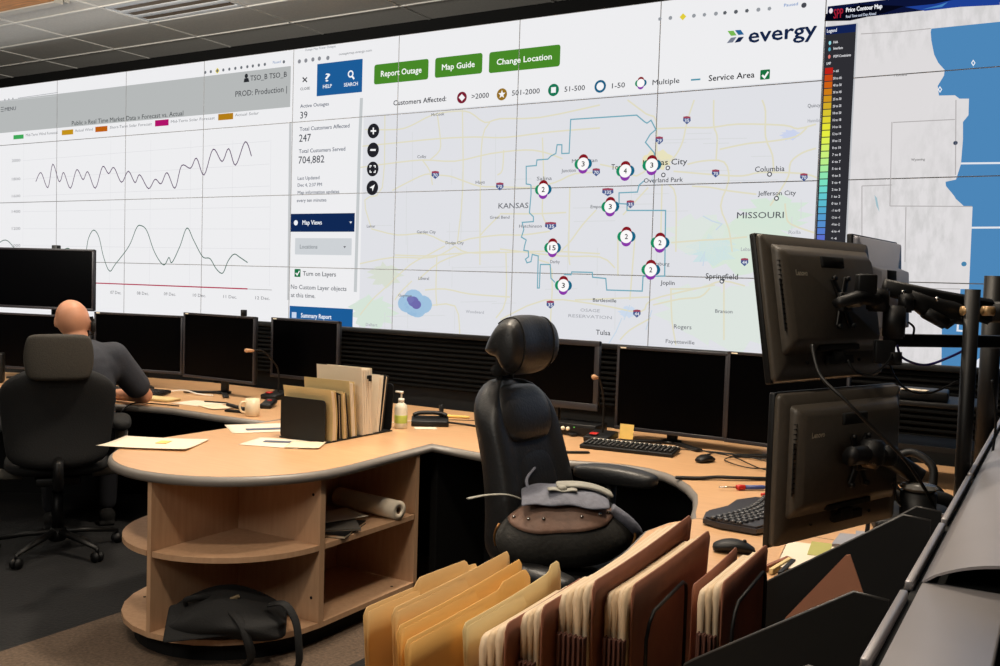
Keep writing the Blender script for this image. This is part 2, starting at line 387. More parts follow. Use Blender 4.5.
for i, (p, q) in enumerate((((110.5, 293.8), (121.5, 294.2)), ((137, 294.6), (149, 295)), ((164, 295.4), (176, 295.8)), ((193, 296.6), (206, 297.2)), ((223.5, 298), (237, 298.6)), ((255.5, 299.2), (270, 300)))):
    pg.text('%02d Dec.' % (7+i), p, q, 3, (142, 142, 146))
for i, (x, y) in enumerate(((12, 162), (12, 180.5), (12, 197.5), (12, 213), (12, 230), (12, 247))):
    pg.text(str(2000-200*i), (x, y), (x+8.5, y-.4), 2.6, (160, 160, 164)); pg.line([(23, y-1.3), (270, {0: 141, 1: 164, 2: 186, 3: 207, 4: 229, 5: 249}[i])], .003, (214, 214, 218), 1)
for x in (23, 110, 150, 190, 232, 270): pg.line([(x+1, 140), (x-.5, 286)], .003, (218, 218, 222), 1)
pg.line([(290.5, 122), (288.5, 300)], .03, (196, 198, 200), 2)
for k, x in enumerate((205.5, 211, 217.5, 223.5, 229.5, 235.5, 241.5, 247.5, 253, 259, 265, 284)):
    y = 72.5-(x-205)*.135
    if k == 2: pg.circ(x, y, .03, (226, 206, 60), 2, 4)
    pg.circ(x, y, .016, (110, 114, 120), 3, 8)
pg.text('Paused', (273, 63.9), (281, 62.8), 2.6, (150, 168, 200)); pg.line([(18, 98.2), (58, 92.5)], .008, (178, 180, 184), 2); pg.line([(1, 101.5), (58, 95.6)], .004, (210, 212, 214), 2)
for x, y in ((5, 100), (9, 99.4), (13, 98.8)): pg.circ(x, y, .014, (168, 170, 174), 2, 8)
pg.obj('chart_image', 'pale grey web page with wavy forecast lines filling the left displays')
# --- page 2: outage map
pg = Page(); P_lay(pg, colx(3), colx(7), Zb, ZT, WH, 0)
x0 = wp(363.5, 130)[0]; zt = wp(430, 110.2)[1]; P_lay(pg, x0, colx(7), Zb, zt, (224, 225, 230), 1)
pg.text('outagemap.evergy.com', (339, 55.2), (372, 51.5), 2.3, (150, 152, 156)); pg.text('Outage Map Power Outages', (305, 51), (336, 47.4), 2.2, (160, 162, 166))
for x, y in ((299.5, 61.5), (306, 60.6), (313, 59.5), (319.5, 58.6), (328, 58)): pg.circ(x, y, .02, (140, 142, 148), 2, 10)
pg.line([(302.8, 77.5), (307.2, 82)], .012, (60, 60, 64), 3); pg.line([(302.8, 82), (307.2, 77.5)], .012, (60, 60, 64), 3); pg.text('CLOSE', (300.3, 90.5), (310, 89.4), 2.5, (90, 94, 100))
pg.rrect([(317.5, 63.9), (363, 59), (361.9, 91.7), (316.7, 96.7)], MB_, 2, .005)
pg.text('?', (325.2, 81.6), (330.3, 81), 7.6, (245, 248, 250), bold=1); pg.text('HELP', (323, 88.4), (332, 87.5), 3.4, (235, 240, 245), bold=.5); pg.text('SEARCH', (344, 86.8), (358, 85.2), 3.4, (235, 240, 245), bold=.5)
pg.circ(350.8, 74, .033, (245, 248, 250), 3); pg.circ(350.8, 74, .02, MB_, 4); pg.line([(352, 76), (354.3, 79)], .018, (245, 248, 250), 3)
GR = (72, 136, 40)
for q, t, p0_, p1_ in (([(374.6, 64.6), (428.8, 59), (428.3, 79.4), (374, 84.6)], 'Report Outage', (381, 76.8), (421.7, 72.6)), ([(435.3, 57.9), (482.9, 53), (482, 72.9), (435, 78.5)], 'Map Guide', (442, 70.2), (474.8, 67)), ([(489.3, 51.9), (560.6, 44.9), (560, 66.5), (489, 73.1)], 'Change Location', (496.8, 64.8), (551.9, 59.6))):
    pg.rrect(q, GR, 2, .022); pg.text(t, p0_, p1_, 5.6, (250, 252, 248), 4, bold=.7)
pg.text('Customers Affected:', (393.5, 105), (446.4, 101.6), 4.8, (44, 46, 54), bold=.5)
MAR, GOL, GRN, TEA, PUR = (122, 24, 46), (150, 112, 34), (22, 118, 84), (30, 96, 132), (134, 58, 160)
def ring(x, y, c, kind):
    pg.circ(x, y, .049, c, 2)
    if kind == 'd': pg.poly([(x, y-3.6), (x+3.2, y), (x, y+3.6), (x-3.2, y)], (246, 246, 248), 3)
    elif kind == 's':
        a = wp(x, y); pg.poly([(a[0]+(.036 if k % 2 == 0 else .015)*math.sin(k*PI/5), a[1]+(.036 if k % 2 == 0 else .015)*math.cos(k*PI/5)) for k in range(10)], (246, 246, 248), 3, False)
    elif kind == 'q': pg.rect(x-2.3, y-2.6, x+2.3, y+2.6, (246, 246, 248), 3)
    else: pg.circ(x, y, .031, (246, 246, 248), 3)
ring(462, 97.6, MAR, 'd'); ring(502, 94.4, GOL, 's'); ring(553.6, 90, GRN, 'q'); ring(600.3, 86.4, TEA, 'o')
for t, p, q in (('>2000', (471.6, 99.2), (489, 97.6)), ('501-2000', (512, 95.6), (539.8, 93.5)), ('51-500', (564.5, 91.8), (585, 90.2)), ('1-50', (612, 88.5), (625, 87.4)), ('Multiple', (652.5, 85.2), (679.5, 82.8))): pg.text(t, p, q, 5, (54, 56, 62))
def flower(x, y, t=None, k=1.):
    s_ = .034*k
    a = wp(x, y)
    for dx, dz, c in ((0, 1, (134, 22, 34)), (-1, 0, (26, 140, 96)), (1, 0, (22, 100, 132)), (0, -1, (138, 56, 168))):
        pg.poly([(a[0]+dx*s_+.042*k*math.cos(2*PI*j/16), a[1]+dz*s_+.042*k*math.sin(2*PI*j/16)) for j in range(16)], c, 7 if dx else 8, False)
    pg.circ(x, y, .05*k, (252, 250, 250), 10)
    if t: w = 1.6*len(t); pg.text(t, (x-w, y+2.5), (x+w, y+2.5), 4.9, (20, 20, 24), 12, bold=.6)
flower(641, 83.2, None, .62)
pg.line([(691, 80), (700.5, 79.3)], .012, (86, 150, 170), 2); pg.text('Service Area', (708.6, 81.2), (754.6, 77.6), 5.8, (26, 26, 30), bold=.6)
pg.rrect([(760.3, 70.2), (769.9, 69.2), (770, 79), (760.3, 80)], (24, 112, 62), 2, .006); pg.line([(762.3, 75.2), (764.6, 77.6), (768.3, 71.8)], .013, (250, 250, 250), 3)
for pts, c in (([(197, 79), (240, 77), (262, 110), (222, 114)], (120, 184, 82)), ([(250, 73), (292, 71), (315, 104), (275, 108)], (42, 98, 148)), ([(222, 127), (262, 122), (235, 160), (192, 166)], (120, 126, 142)), ([(275, 124), (315, 120), (288, 156), (247, 163)], (18, 34, 70))):
    pg.poly([(700+x/7.143, 20+y/7.143) for x, y in pts], c, 3)
pg.text('evergy', (748.3, 41.6), (816.8, 37.4), 14.2, (20, 36, 70), 3, bold=2.2)
for k, x in enumerate((660, 670.5, 683, 694, 704.5, 716, 725, 736, 747, 758.5, 769.5)):
    y = 19-(x-660)*.094
    if k == 2: pg.circ(x, y, .026, (226, 206, 60), 2, 4)
    else: pg.circ(x, y, .015, (90, 94, 100) if k in (6, 7, 8) else (150, 154, 160), 3, 8 if k % 2 else 5)
pg.text('Paused', (784, 6.8), (798, 5.4), 3, (120, 150, 200)); pg.circ(804, 5.3, .018, (70, 72, 80), 3)
for i, y in enumerate((131, 150, 169, 187.8)):
    x = 373.6-.35*i; pg.circ(x, y, .066, (34, 34, 40), 5, 24); w_ = (250, 250, 250)
    if i == 0: pg.line([(x-2.7, y), (x+2.7, y)], .014, w_, 6); pg.line([(x, y-3.4), (x, y+3.4)], .014, w_, 7)
    if i == 1: pg.line([(x-2.7, y), (x+2.7, y)], .016, w_, 6)
    if i == 2:
        for sx, sy in ((-1, -1), (1, -1), (1, 1), (-1, 1)): pg.line([(x+sx*2.6, y+sy*1.2), (x+sx*2.6, y+sy*3.2), (x+sx*1.0, y+sy*3.2)], .010, w_, 6)
    if i == 3: pg.poly([(x+2.6, y-3.4), (x+.2, y+3.6), (x-.3, y+.4), (x-2.8, y)], w_, 6)
SB_ = (84, 92, 110)
for t, p, q, c_, cl in (('Active Outages', (300.3, 108.4), (329, 105), 3.4, SB_), ('39', (300.3, 118.7), (307.5, 118), 6.6, TX), ('Total Customers Affected', (299.8, 131.2), (349.6, 127.4), 3.7, SB_), ('247', (299.2, 141.9), (311, 141.2), 7.2, TX),
    ('Total Customers Served', (299, 153.1), (345.4, 150.7), 3.7, SB_), ('704,882', (298.6, 163.6), (324.4, 162.6), 7, TX), ('Last Updated', (297.8, 179.9), (319.6, 179.2), 3.2, SB_), ('Dec 4, 2:37 PM', (297.8, 186.7), (322, 186.1), 3.2, SB_),
    ('Map information updates', (297.8, 194), (339.4, 193.3), 3.2, SB_), ('every ten minutes', (297, 201.6), (326.5, 202), 3.2, SB_), ('Turn on Layers', (303, 275.4), (336, 276.8), 4.4, TX), ('No Custom Layer objects', (291, 288.7), (346.6, 291), 4.2, (96, 100, 108)), ('at this time.', (291, 297), (315.4, 298), 4.2, (96, 100, 108))):
    pg.text(t, p, q, c_, cl)
pg.line([(361.6, 98), (359.5, 150), (357, 240), (355.4, 292)], .035, (196, 200, 202), 2)
pg.rrect([(291, 213.9), (355, 213), (354.5, 231.6), (290.6, 232)], NAVY, 2, .003); pg.text('Map Views', (302.5, 224.6), (322, 224.6), 4.3, (240, 244, 250), bold=.6); pg.circ(296, 222.8, .026, (240, 244, 250), 3, 8); pg.poly([(349.6, 221.6), (352.2, 221.6), (350.9, 223.6)], (240, 244, 250), 3)
pg.rrect([(295.4, 238), (352, 238.4), (351.5, 255), (295, 254.8)], (206, 210, 214), 2, .008); pg.text('Locations', (300, 248.6), (317.5, 248.6), 3.9, (130, 136, 142)); pg.poly([(343.5, 246.2), (346.2, 246.2), (344.8, 248.2)], (90, 92, 96), 3)
pg.rrect([(294.8, 269), (300.7, 269), (300.5, 277), (294.6, 276.8)], (20, 112, 66), 2, .004); pg.line([(295.9, 273), (297.3, 275), (299.6, 270.9)], .012, (250, 250, 250), 3)
pg.rrect([(289.8, 306.2), (353, 308.6), (352.7, 327.4), (289.5, 325)], MB_, 2, .003); pg.text('Summary Report', (301, 317.6), (331.6, 319), 4.3, (240, 244, 250), bold=.6); pg.rect(292, 312, 296.5, 318, (200, 214, 236), 3)
# roads and rivers
def c1_(pts): return [(350+x/4, 100+y/4) for x, y in pts]
def c2_(pts): return [(600+x/4.348, 100+y/4.348) for x, y in pts]
YR = (224, 220, 196); GYR = (212, 214, 212)
for pts in (c1_([(60, 118), (190, 118), (250, 100), (330, 60), (420, 45), (480, 50), (540, 90), (600, 75), (760, 70), (1000, 20)]), c1_([(50, 185), (180, 172), (350, 155), (500, 148), (620, 150), (800, 128), (1000, 112)]),
            c1_([(40, 270), (150, 255), (290, 240), (420, 245), (560, 215), (700, 200), (780, 210), (850, 235)]), c1_([(170, 362), (230, 330), (300, 298), (340, 300), (400, 305), (450, 322), (520, 345), (600, 347), (720, 350), (820, 330), (900, 295), (1000, 290)]),
            c1_([(290, 240), (320, 285), (330, 340)]), c1_([(350, 60), (360, 140), (360, 200), (320, 240)]), c1_([(450, 40), (452, 350), (430, 570)]), c1_([(560, 90), (530, 150), (522, 345), (520, 660)]), c1_([(140, 60), (130, 350), (60, 400), (85, 510)]),
            c1_([(85, 515), (190, 540), (300, 535), (400, 575), (480, 555), (600, 540), (690, 540), (800, 525)]), c1_([(420, 585), (470, 610), (600, 610), (800, 605), (1000, 615)]), c1_([(600, 460), (540, 520), (520, 545)]), c1_([(600, 455), (750, 455), (865, 450)]),
            c1_([(770, 150), (775, 320), (770, 460), (800, 500)]), c1_([(985, 440), (930, 500), (870, 580), (800, 640)]), c1_([(40, 655), (170, 630), (330, 630), (420, 585)]), c1_([(615, 200), (610, 280), (590, 300)]), c1_([(880, 350), (875, 600), (880, 660)]),
            c2_([(120, 0), (200, 60), (245, 90), (250, 250), (300, 260)]), c2_([(410, 0), (380, 90), (360, 180), (330, 240), (300, 270)]), c2_([(250, 125), (380, 120), (480, 120), (600, 105), (800, 110), (860, 125), (940, 105)]),
            c2_([(495, 0), (495, 110), (510, 160), (505, 260)]), c2_([(705, 0), (720, 50), (720, 160), (750, 240), (755, 320)]), c2_([(520, 215), (640, 190), (740, 180), (850, 160), (900, 120)]), c2_([(320, 310), (500, 325), (620, 330), (700, 315), (880, 320), (960, 345)]),
            c2_([(380, 280), (450, 265), (540, 270), (560, 350), (525, 460), (560, 560), (575, 660)]), c2_([(400, 375), (480, 380), (560, 395), (680, 410)]), c2_([(270, 365), (265, 580)]), c2_([(300, 370), (330, 420), (330, 660)]), c2_([(210, 380), (100, 500)]),
            c2_([(940, 210), (880, 230), (830, 270), (820, 330), (780, 400), (740, 460)]), c2_([(310, 620), (440, 610), (540, 605), (640, 595)]), c2_([(805, 450), (810, 500), (830, 540), (940, 580)]), c2_([(0, 280), (90, 300), (160, 330), (240, 270)]),
            [(500, 249), (560, 256), (600, 257), (615, 268)], [(500, 320), (545, 300), (600, 305), (640, 312), (651, 300), (690, 290), (715, 285)], [(651, 318), (630, 330), (620, 340)], [(671, 288), (672, 320), (676, 345)], [(724, 283), (724, 340)], [(670, 289), (700, 288), (722, 281), (745, 286)],
            [(653, 305), (680, 299), (700, 297), (710, 288)], [(360, 315), (372, 300), (385, 288), (410, 265), (430, 254), (445, 246)], [(412, 281), (400, 293), (395, 300)], [(465, 253), (440, 262), (418, 280)], [(395, 255), (430, 256), (450, 254), (500, 251)], [(425, 290), (445, 289), (470, 294), (510, 297)],
            [(437, 256), (436, 290), (437, 306)], [(427, 306), (455, 306), (460, 335)], [(506, 252), (506, 300), (496, 318)], [(540, 253), (539, 260), (552, 270), (550, 330)], [(618, 236), (618, 276)], [(635, 237), (630, 300)], [(575, 300), (650, 297)]):
    pg.line(pts, .012, YR, 2, sm=3)
random.seed(11)
for k in range(46):
    x = random.uniform(368, 810); y = random.uniform(120, 320); L = random.uniform(15, 60)
    if y > 250 and x > 740: continue
    pts = [(x, y), (x+L, y-.02*L)] if k % 2 else [(x, y), (x-.3, min(y+L, 330))]
    if pts[1][0] > 815: continue
    pg.line(pts, .006, (216, 218, 220), 1.5)
for cx_, cy_, rr, c in ((700, 235, .2, (221, 229, 223)), (745, 245, .28, (216, 230, 216)), (712, 250, .14, (206, 226, 228)), (775, 215, .18, (214, 230, 216)), (700, 310, .25, (221, 229, 223)), (735, 320, .3, (221, 229, 223)), (765, 300, .2, (221, 229, 223)), (372, 312, .2, (214, 228, 216)), (385, 275, .14, (216, 222, 210)), (657, 160, .1, (232, 226, 190)), (790, 135, .05, (204, 212, 236)), (628, 312, .06, (204, 218, 236))):
    a = wp(cx_, cy_); pg.poly([(a[0]+rr*(1+.3*math.sin(3.1*k+cx_))*1.2*math.cos(2*PI*k/22), max(Zb+.002, a[1]+rr*.7*(1+.25*math.cos(2.3*k+cy_))*math.sin(2*PI*k/22))) for k in range(22)], c, 1.2, False)
for pts in ([(622, 318), (616, 332), (608, 345)], [(630, 305), (624, 320)], [(652, 310), (646, 330)], [(703, 216), (712, 221), (722, 224), (716, 230)], [(700, 262), (705, 252), (703, 266)], [(655, 170), (652, 180), (656, 186)]):
    pg.line(pts, .009, (202, 216, 230), 2)
for rr, dx, dy, c in ((.085, 0, 3, (150, 186, 218)), (.08, -7, 0, (160, 194, 222)), (.08, 8, 1, (160, 194, 222)), (.08, -1, -5, (162, 196, 224)), (.07, 3, 6, (160, 194, 222)), (.045, -1, -2, (112, 112, 176)), (.04, 2, 1, (112, 106, 172)), (.03, -4, -4, (120, 120, 180))):
    pg.circ(414.5+dx, 303.5+dy, rr, c, 4 if rr > .05 else 5, 14, 1.3)
# service area outline
TB = (118, 170, 186)
A_ = [(500+x/6.25, 80+y/6.25) for x, y in [(195, 655), (165, 650), (165, 540), (228, 535), (232, 500), (300, 495), (320, 475), (350, 460), (358, 405), (388, 405), (387, 460), (433, 458), (443, 247), (855, 220), (905, 262), (920, 270), (945, 252), (965, 290), (975, 310), (940, 340), (910, 390), (965, 455), (968, 500)]]
B_ = [(500+x/6.25, 140+y/6.25) for x, y in [(195, 280), (195, 340), (185, 455), (210, 480), (210, 510), (140, 515), (150, 560), (135, 607), (165, 625), (155, 660), (150, 690), (178, 694), (180, 730), (160, 745), (170, 768), (195, 760), (203, 715), (240, 725), (235, 925), (247, 925), (253, 778), (315, 778), (320, 865), (345, 890)]]
C_ = [(500+x/6.25, 230+y/6.25) for x, y in [(400, 278), (445, 280), (450, 262), (578, 265), (580, 295), (662, 303), (668, 375), (890, 382), (895, 290), (1030, 288), (1036, -122), (795, -122), (795, -162), (745, -165), (745, -232), (860, -237), (870, -280), (905, -310)]]
for L_ in (A_, B_, C_): pg.line(L_, .010, TB, 5)
for x, y, t in ((583.4, 164, '3'), (625.5, 171, '4'), (652, 165.2, '3'), (543.5, 189.6, '2'), (610.5, 206.7, '3'), (626.6, 236.6, '2'), (660.2, 242.7, '2'), (552.8, 247.8, '15'), (651, 269.8, '2'), (563.6, 285.4, '3')): flower(x, y, t)
for x, y, w_, t in ((435.5, 174.7, 1, '70'), (500, 186.2, 1, '70'), (687, 120, 1, '35'), (659.4, 140.2, 1, '29'), (596.4, 172, 1, '70'), (715.8, 173.2, 1, '70'), (804, 177, 1, '70'), (608, 191.8, 1.5, '335'), (630.5, 204, 1, '35'), (550.8, 225.7, 1.5, '135'), (550.5, 304.3, 1, '35'), (637, 313.3, 1, '44'), (744.7, 261.8, 1, '44')):
    pg.poly([(x-3.6*w_, y-3), (x, y-3.6), (x+3.6*w_, y-3), (x+3.8*w_, y+1), (x, y+4.4), (x-3.8*w_, y+1)], (74, 92, 142), 5); pg.poly([(x-3.6*w_, y-3.2), (x, y-3.8), (x+3.6*w_, y-3.2), (x+3.6*w_, y-1.6), (x-3.6*w_, y-1.6)], (160, 70, 90), 6)
    pg.text(t, (x-2.3*w_, y+2.2), (x+2.3*w_, y+2.2), 3.2, (235, 238, 245), 7)
L1, L2, L3 = (70, 72, 78), (118, 120, 126), (170, 172, 178)
for t, p, q, c_, cl in (('McCook', (431.6, 116.4), (444.5, 115.2), 2.8, L2), ('Colby', (417.5, 158.3), (426.5, 157.8), 2.8, L2), ('Hays', (475.8, 184), (485, 183.4), 3, L2), ('KANSAS', (498.6, 208.6), (528.6, 208), 5.2, (96, 98, 104)), ('Great Bend', (490, 218.8), (509.7, 218.6), 2.8, L2), ('Garden City', (417, 233.4), (436, 233.4), 2.9, L2),
    ('Dodge City', (445.8, 244.2), (464, 244.3), 2.9, L2), ('Lamar', (367, 227.5), (375.5, 227.5), 2.7, L2), ('Liberal', (418.7, 279.8), (429.2, 279.9), 3, L2), ('Hutchinson', (519.3, 227.6), (542, 227.6), 3, L2), ('Woodward', (466, 313), (484, 313.6), 2.8, L3), ('Dalhart', (366, 325.8), (377.6, 326.4), 2.8, L3), ('Guymon', (398.6, 296.5), (412, 297), 2.6, L2),
    ('Derby', (550.4, 263.2), (560, 263.3), 3, L2), ('Bartlesville', (593, 301.7), (616.5, 302.4), 3.4, L1), ('OSAGE', (580.5, 311.5), (600, 312.3), 3, L3), ('RESERVATION', (568.5, 317.5), (612, 318.8), 3, L3), ('Tulsa', (596, 334.6), (610.5, 335.2), 4.8, L1), ('Rogers', (674, 328.6), (691.6, 329.2), 4.2, L2), ('Fayetteville', (665.8, 343), (694.6, 344.2), 3.6, L2),
    ('Joplin', (660.6, 284.6), (674.8, 285), 4.2, L1), ('Springfield', (705.7, 278.6), (738, 279.6), 5.4, (40, 42, 46)), ('Branson', (715.3, 312.8), (732.7, 313.3), 3.5, L2), ('Emporia', (590.7, 208.2), (606, 208.2), 3.2, L2), ('MISSOURI', (737, 218.6), (783.8, 217.8), 6, (84, 86, 92)), ('Jefferson City', (758, 195.7), (796, 195), 4.4, L1),
    ('Columbia', (755, 172.1), (784.6, 171), 5.2, L1), ('Kansas City', (643, 166), (687.3, 164), 5.6, (44, 46, 50)), ('Overland Park', (644, 182.6), (683, 182), 4.4, L1), ('Topeka', (611.4, 169.8), (630, 169.2), 5.4, L1), ('Quincy', (807.7, 107.7), (820.5, 107), 3.6, L2), ('Hannibal', (807.7, 122.5), (821, 122), 3.4, L3), ('Junction', (561.6, 172.6), (576, 171.8), 3.4, L2),
    ('Manhattan', (572, 163), (597.5, 162), 3.6, L2), ('Lebanon', (741, 251), (757, 251), 3.6, L3), ('Pittsburg', (650, 265.5), (669.6, 265.6), 3.6, L2), ('Rolla', (788.6, 234), (801, 233.8), 3.4, L3), ('Salina', (537, 180.5), (552, 180), 3.6, L2), ('Stillwater', (524, 336.5), (548, 337.5), 3, L3)):
    pg.text(t, p, q, c_, cl, 6)
for x, y in ((668, 168), (663.5, 175), (769.7, 174.3), (776.6, 198.4), (722, 281.2)): pg.circ(x, y, .018, (80, 82, 88), 5, 12); pg.circ(x, y, .010, (240, 240, 242), 6, 12)
pg.obj('outage_map_image', 'web page with green buttons over a road map of two states')
# --- page 3: price contour map
pg = Page(); rel = emi((220, 217, 218), 1, True); P_lay(pg, colx(7), colx(9), Zb, ZT, WH, 0)
zt = wp(900, 12.5)[1]; P_lay(pg, colx(7)+.012, colx(9), Zb, wp(823.6, 7)[1], rel, 1)
za, zb = wp(823.6, 7)[1], wp(823.6, 21.6)[1]; P_lay(pg, colx(7)+.012, colx(9), zb, za, (12, 20, 56), 2)
pg.poly([(826, 14), (860, 4.5), (905, 6), (885, 13), (850, 20.8), (824.5, 21.3)], (5, 7, 22), 3); pg.poly([(905, 7), (935, 4), (970, -4), (1000, -8), (1000, 5), (960, 7), (925, 11)], (30, 64, 150), 3); pg.poly([(922, 9.5), (942, 7), (948, 2), (940, 5)], (70, 130, 190), 4)
pg.circ(831, 11, .018, (240, 230, 235), 4, 10, .7); pg.text('SPP', (833.5, 18.6), (843, 17.6), 9, (168, 30, 52), 4, bold=.6)
pg.text('Price Contour Map', (846, 11.6), (882.3, 8.9), 4.2, (245, 246, 250), 4, bold=.8); pg.text('Real Time and Day Ahead', (846, 17.6), (876, 15.2), 2.6, (200, 210, 230), 4, bold=.3)
xa, xb = wp(825.7, 27)[0], wp(856.3, 24.5)[0]; zl = wp(827, 242)[1]-.02
P_lay(pg, xa-.01, xb+.01, zl, wp(825.7, 27)[1]+.004, (190, 192, 196), 2); P_lay(pg, xa, xb, zl, wp(825.7, 27)[1], (46, 46, 51), 3); P_lay(pg, xa, xb, wp(825.7, 35)[1], wp(825.7, 27)[1], (18, 34, 84), 4)
pg.text('Legend', (827, 32.7), (836.8, 31.9), 3.4, (235, 238, 245), 5, bold=.4)
for t, p, q in (('Hub', (833.5, 43.5), (838, 43.1)), ('Interface', (833.5, 49.7), (842.8, 49)), ('M2M Constraints', (833.5, 57.6), (851, 56.3)), ('LMP', (826.6, 65), (831, 64.6))): pg.text(t, p, q, 2.5, (225, 225, 228), 5, bold=.3)
for x, y, c in ((830, 43, (150, 220, 230)), (829.6, 49.4, (90, 170, 190)), (829.4, 56.8, (220, 120, 110))): pg.circ(x, y, .014, c, 5, 8, .6)
ramp = [(190, 32, 24), (200, 72, 22), (204, 96, 20), (206, 124, 22), (206, 148, 30), (210, 172, 40), (216, 196, 50), (224, 212, 52), (230, 228, 56), (230, 238, 66), (222, 240, 84), (212, 240, 106), (202, 240, 124), (186, 238, 138), (166, 236, 158), (142, 230, 178), (122, 224, 192), (110, 214, 202), (100, 200, 206), (92, 186, 206), (86, 170, 206), (86, 156, 206), (86, 142, 206), (86, 126, 206), (92, 112, 202)]
tl = ['> 60', '50 to 60', '40 to 50', '30 to 40', '25 to 30', '20 to 25', '18 to 20', '16 to 18', '14 to 16', '12 to 14', '10 to 12', '8 to 10', '7 to 8', '6 to 7', '5 to 6', '4 to 5', '3 to 4', '2 to 3', '1 to 2', '0 to 1', '-1 to 0', '-2 to -1', '-4 to -2', '-6 to -4', '< -6']
xs = wp(829, 71)[0]
for i, (c, t) in enumerate(zip(ramp, tl)):
    y = 71+i*6.96; z = wp(828, y)[1]; P_lay(pg, xs-.026, xs+.026, z-.0205, z+.0205, c, 4)
    x = 833.3-i*.09; pg.text(t, (x, y+1.4), (x+(8.5 if len(t) > 5 else 5.5), y+1.4), 2.4, (222, 222, 226), 5, bold=.3)
BL = (76, 134, 184); zr = Zb+.0
le = [wp(*p) for p in [(931.4, 28.7), (930.7, 32), (931.4, 40.6), (934.2, 54.6), (938.4, 63), (944.7, 70), (944, 75.6), (937.7, 86), (939, 95.6), (955, 95.3), (959.4, 98.7), (969, 98.7), (968.5, 115.2), (963, 122), (963, 139), (961, 164), (956, 179.6), (945.6, 181.8), (946, 186), (953.7, 195.3), (956, 199), (964.5, 206.7), (972.6, 206.7), (969, 289), (960.5, 289), (959, 322), (942, 325), (941.6, 379)]]
le[-1] = (le[-1][0], Zb)
xr = colx(9); zt_ = le[0][1]
for i in range(len(le)-1):
    (xa, za), (xb, zb) = le[i], le[i+1]
    if abs(za-zb) < 1e-4: continue
    if zb > za: continue
pts_ = le+[(xr, Zb), (xr, zt_)]
for tri in geometry.tessellate_polygon([[Vector((x, z, 0)) for x, z in pts_]]): pg.poly([pts_[i] for i in tri], BL, 2, False)
for pts in ([(961, 163.5), (1005, 163)], [(971.7, 227.7), (1005, 227.5)]): pg.line(pts, .012, (226, 230, 236), 3)
pg.line([(1002, 290.3), (988.5, 289.8), (988, 303)], .012, (226, 230, 236), 3); pg.line([(958, 324), (957.5, 330.5), (968, 331.5)], .012, (226, 230, 236), 3); pg.poly([(954, 378), (1000, 342), (1000, 388), (960, 381.5)], (232, 234, 240), 3)
for x, y in ((973.3, 63), (940, 89.5), (945, 373.5)):
    pg.poly([(x, y-3.4), (x+2.2, y), (x, y+3.4), (x-2.2, y)], (236, 240, 246), 3); pg.poly([(x, y-1.8), (x+1.1, y), (x, y+1.8), (x-1.1, y)], BL, 4)
GL = (176, 172, 172)
for pts in ([(861, 34), (900, 31.8), (931, 28.6)], [(893, 122.5), (955, 119.5)], [(892, 122), (890, 206)], [(956, 100), (955.5, 175)], [(862, 186), (892, 185)], [(890, 206), (972, 206.5)], [(906, 207), (905, 262)], [(862, 186), (862, 240)], [(898, 288), (960, 289)]): pg.line(pts, .006, GL, 3)
pg.circ(964, 264, .016, (70, 130, 170), 3, 8); pg.circ(955.5, 143, .014, (60, 70, 90), 3, 8); pg.poly([(874.5, 195), (877, 198), (879.5, 212), (876.5, 206)], (160, 190, 200), 3)
for t, p, q in (('Montana', (894, 76.6), (907, 75.6)), ('Wyoming', (911, 161), (925, 160.4))): pg.text(t, p, q, 2.4, (120, 118, 118), 3)
pg.obj('price_map_image', 'grey relief map with a blue region and a dark colour legend')
# ------------------------------------------------------------------ CONSOLE DESKS
def offset_poly(P, d):
    out = []; n = len(P)
    for i in range(n):
        a, b, c = Vector(P[i-1]), Vector(P[i]), Vector(P[(i+1) % n])
        t1, t2 = (b-a).normalized(), (c-b).normalized(); n1, n2 = Vector((t1.y, -t1.x)), Vector((t2.y, -t2.x))
        k = (n1+n2); k = k/max(.4, k.dot(n1)) if k.length > 1e-5 else n1
        out.append((b.x+k.x*d, b.y+k.y*d))
    return out
def worktop(name, poly, label, z=.74):
    t = thing(name, label, 'worktop', (0, 0, 0))
    m = MB(); m.prism(poly, z-.036, z); m.obj('laminate_top', WOOD, t)
    m = MB(); rings = [[(x, y, zz) for x, y in offset_poly(poly, d)] for d, zz in ((.0005, z-.001), (.006, z-.002), (.016, z-.012), (.019, z-.026), (.013, z-.038), (.0005, z-.040))]
    m.loft(rings, closed=False); m.obj('edge_band', TRIM, t); return t
CX, CY, CRR = -3.095, 3.03, .545
arc = [(CX+CRR*math.cos(R(-a)), CY+CRR*math.sin(R(-a))) for a in range(0, 181, 9)]
inner = [(-2.25, 3.69), (-1.95, 3.77), (-1.757, 3.84), (-1.62, 3.868), (-1.52, 3.86), (-1.42, 3.81), (-1.336, 3.73), (-1.25, 3.62), (-1.17, 3.48), (-1.12, 3.34), (-1.08, 3.2), (-1.05, 3.12)]
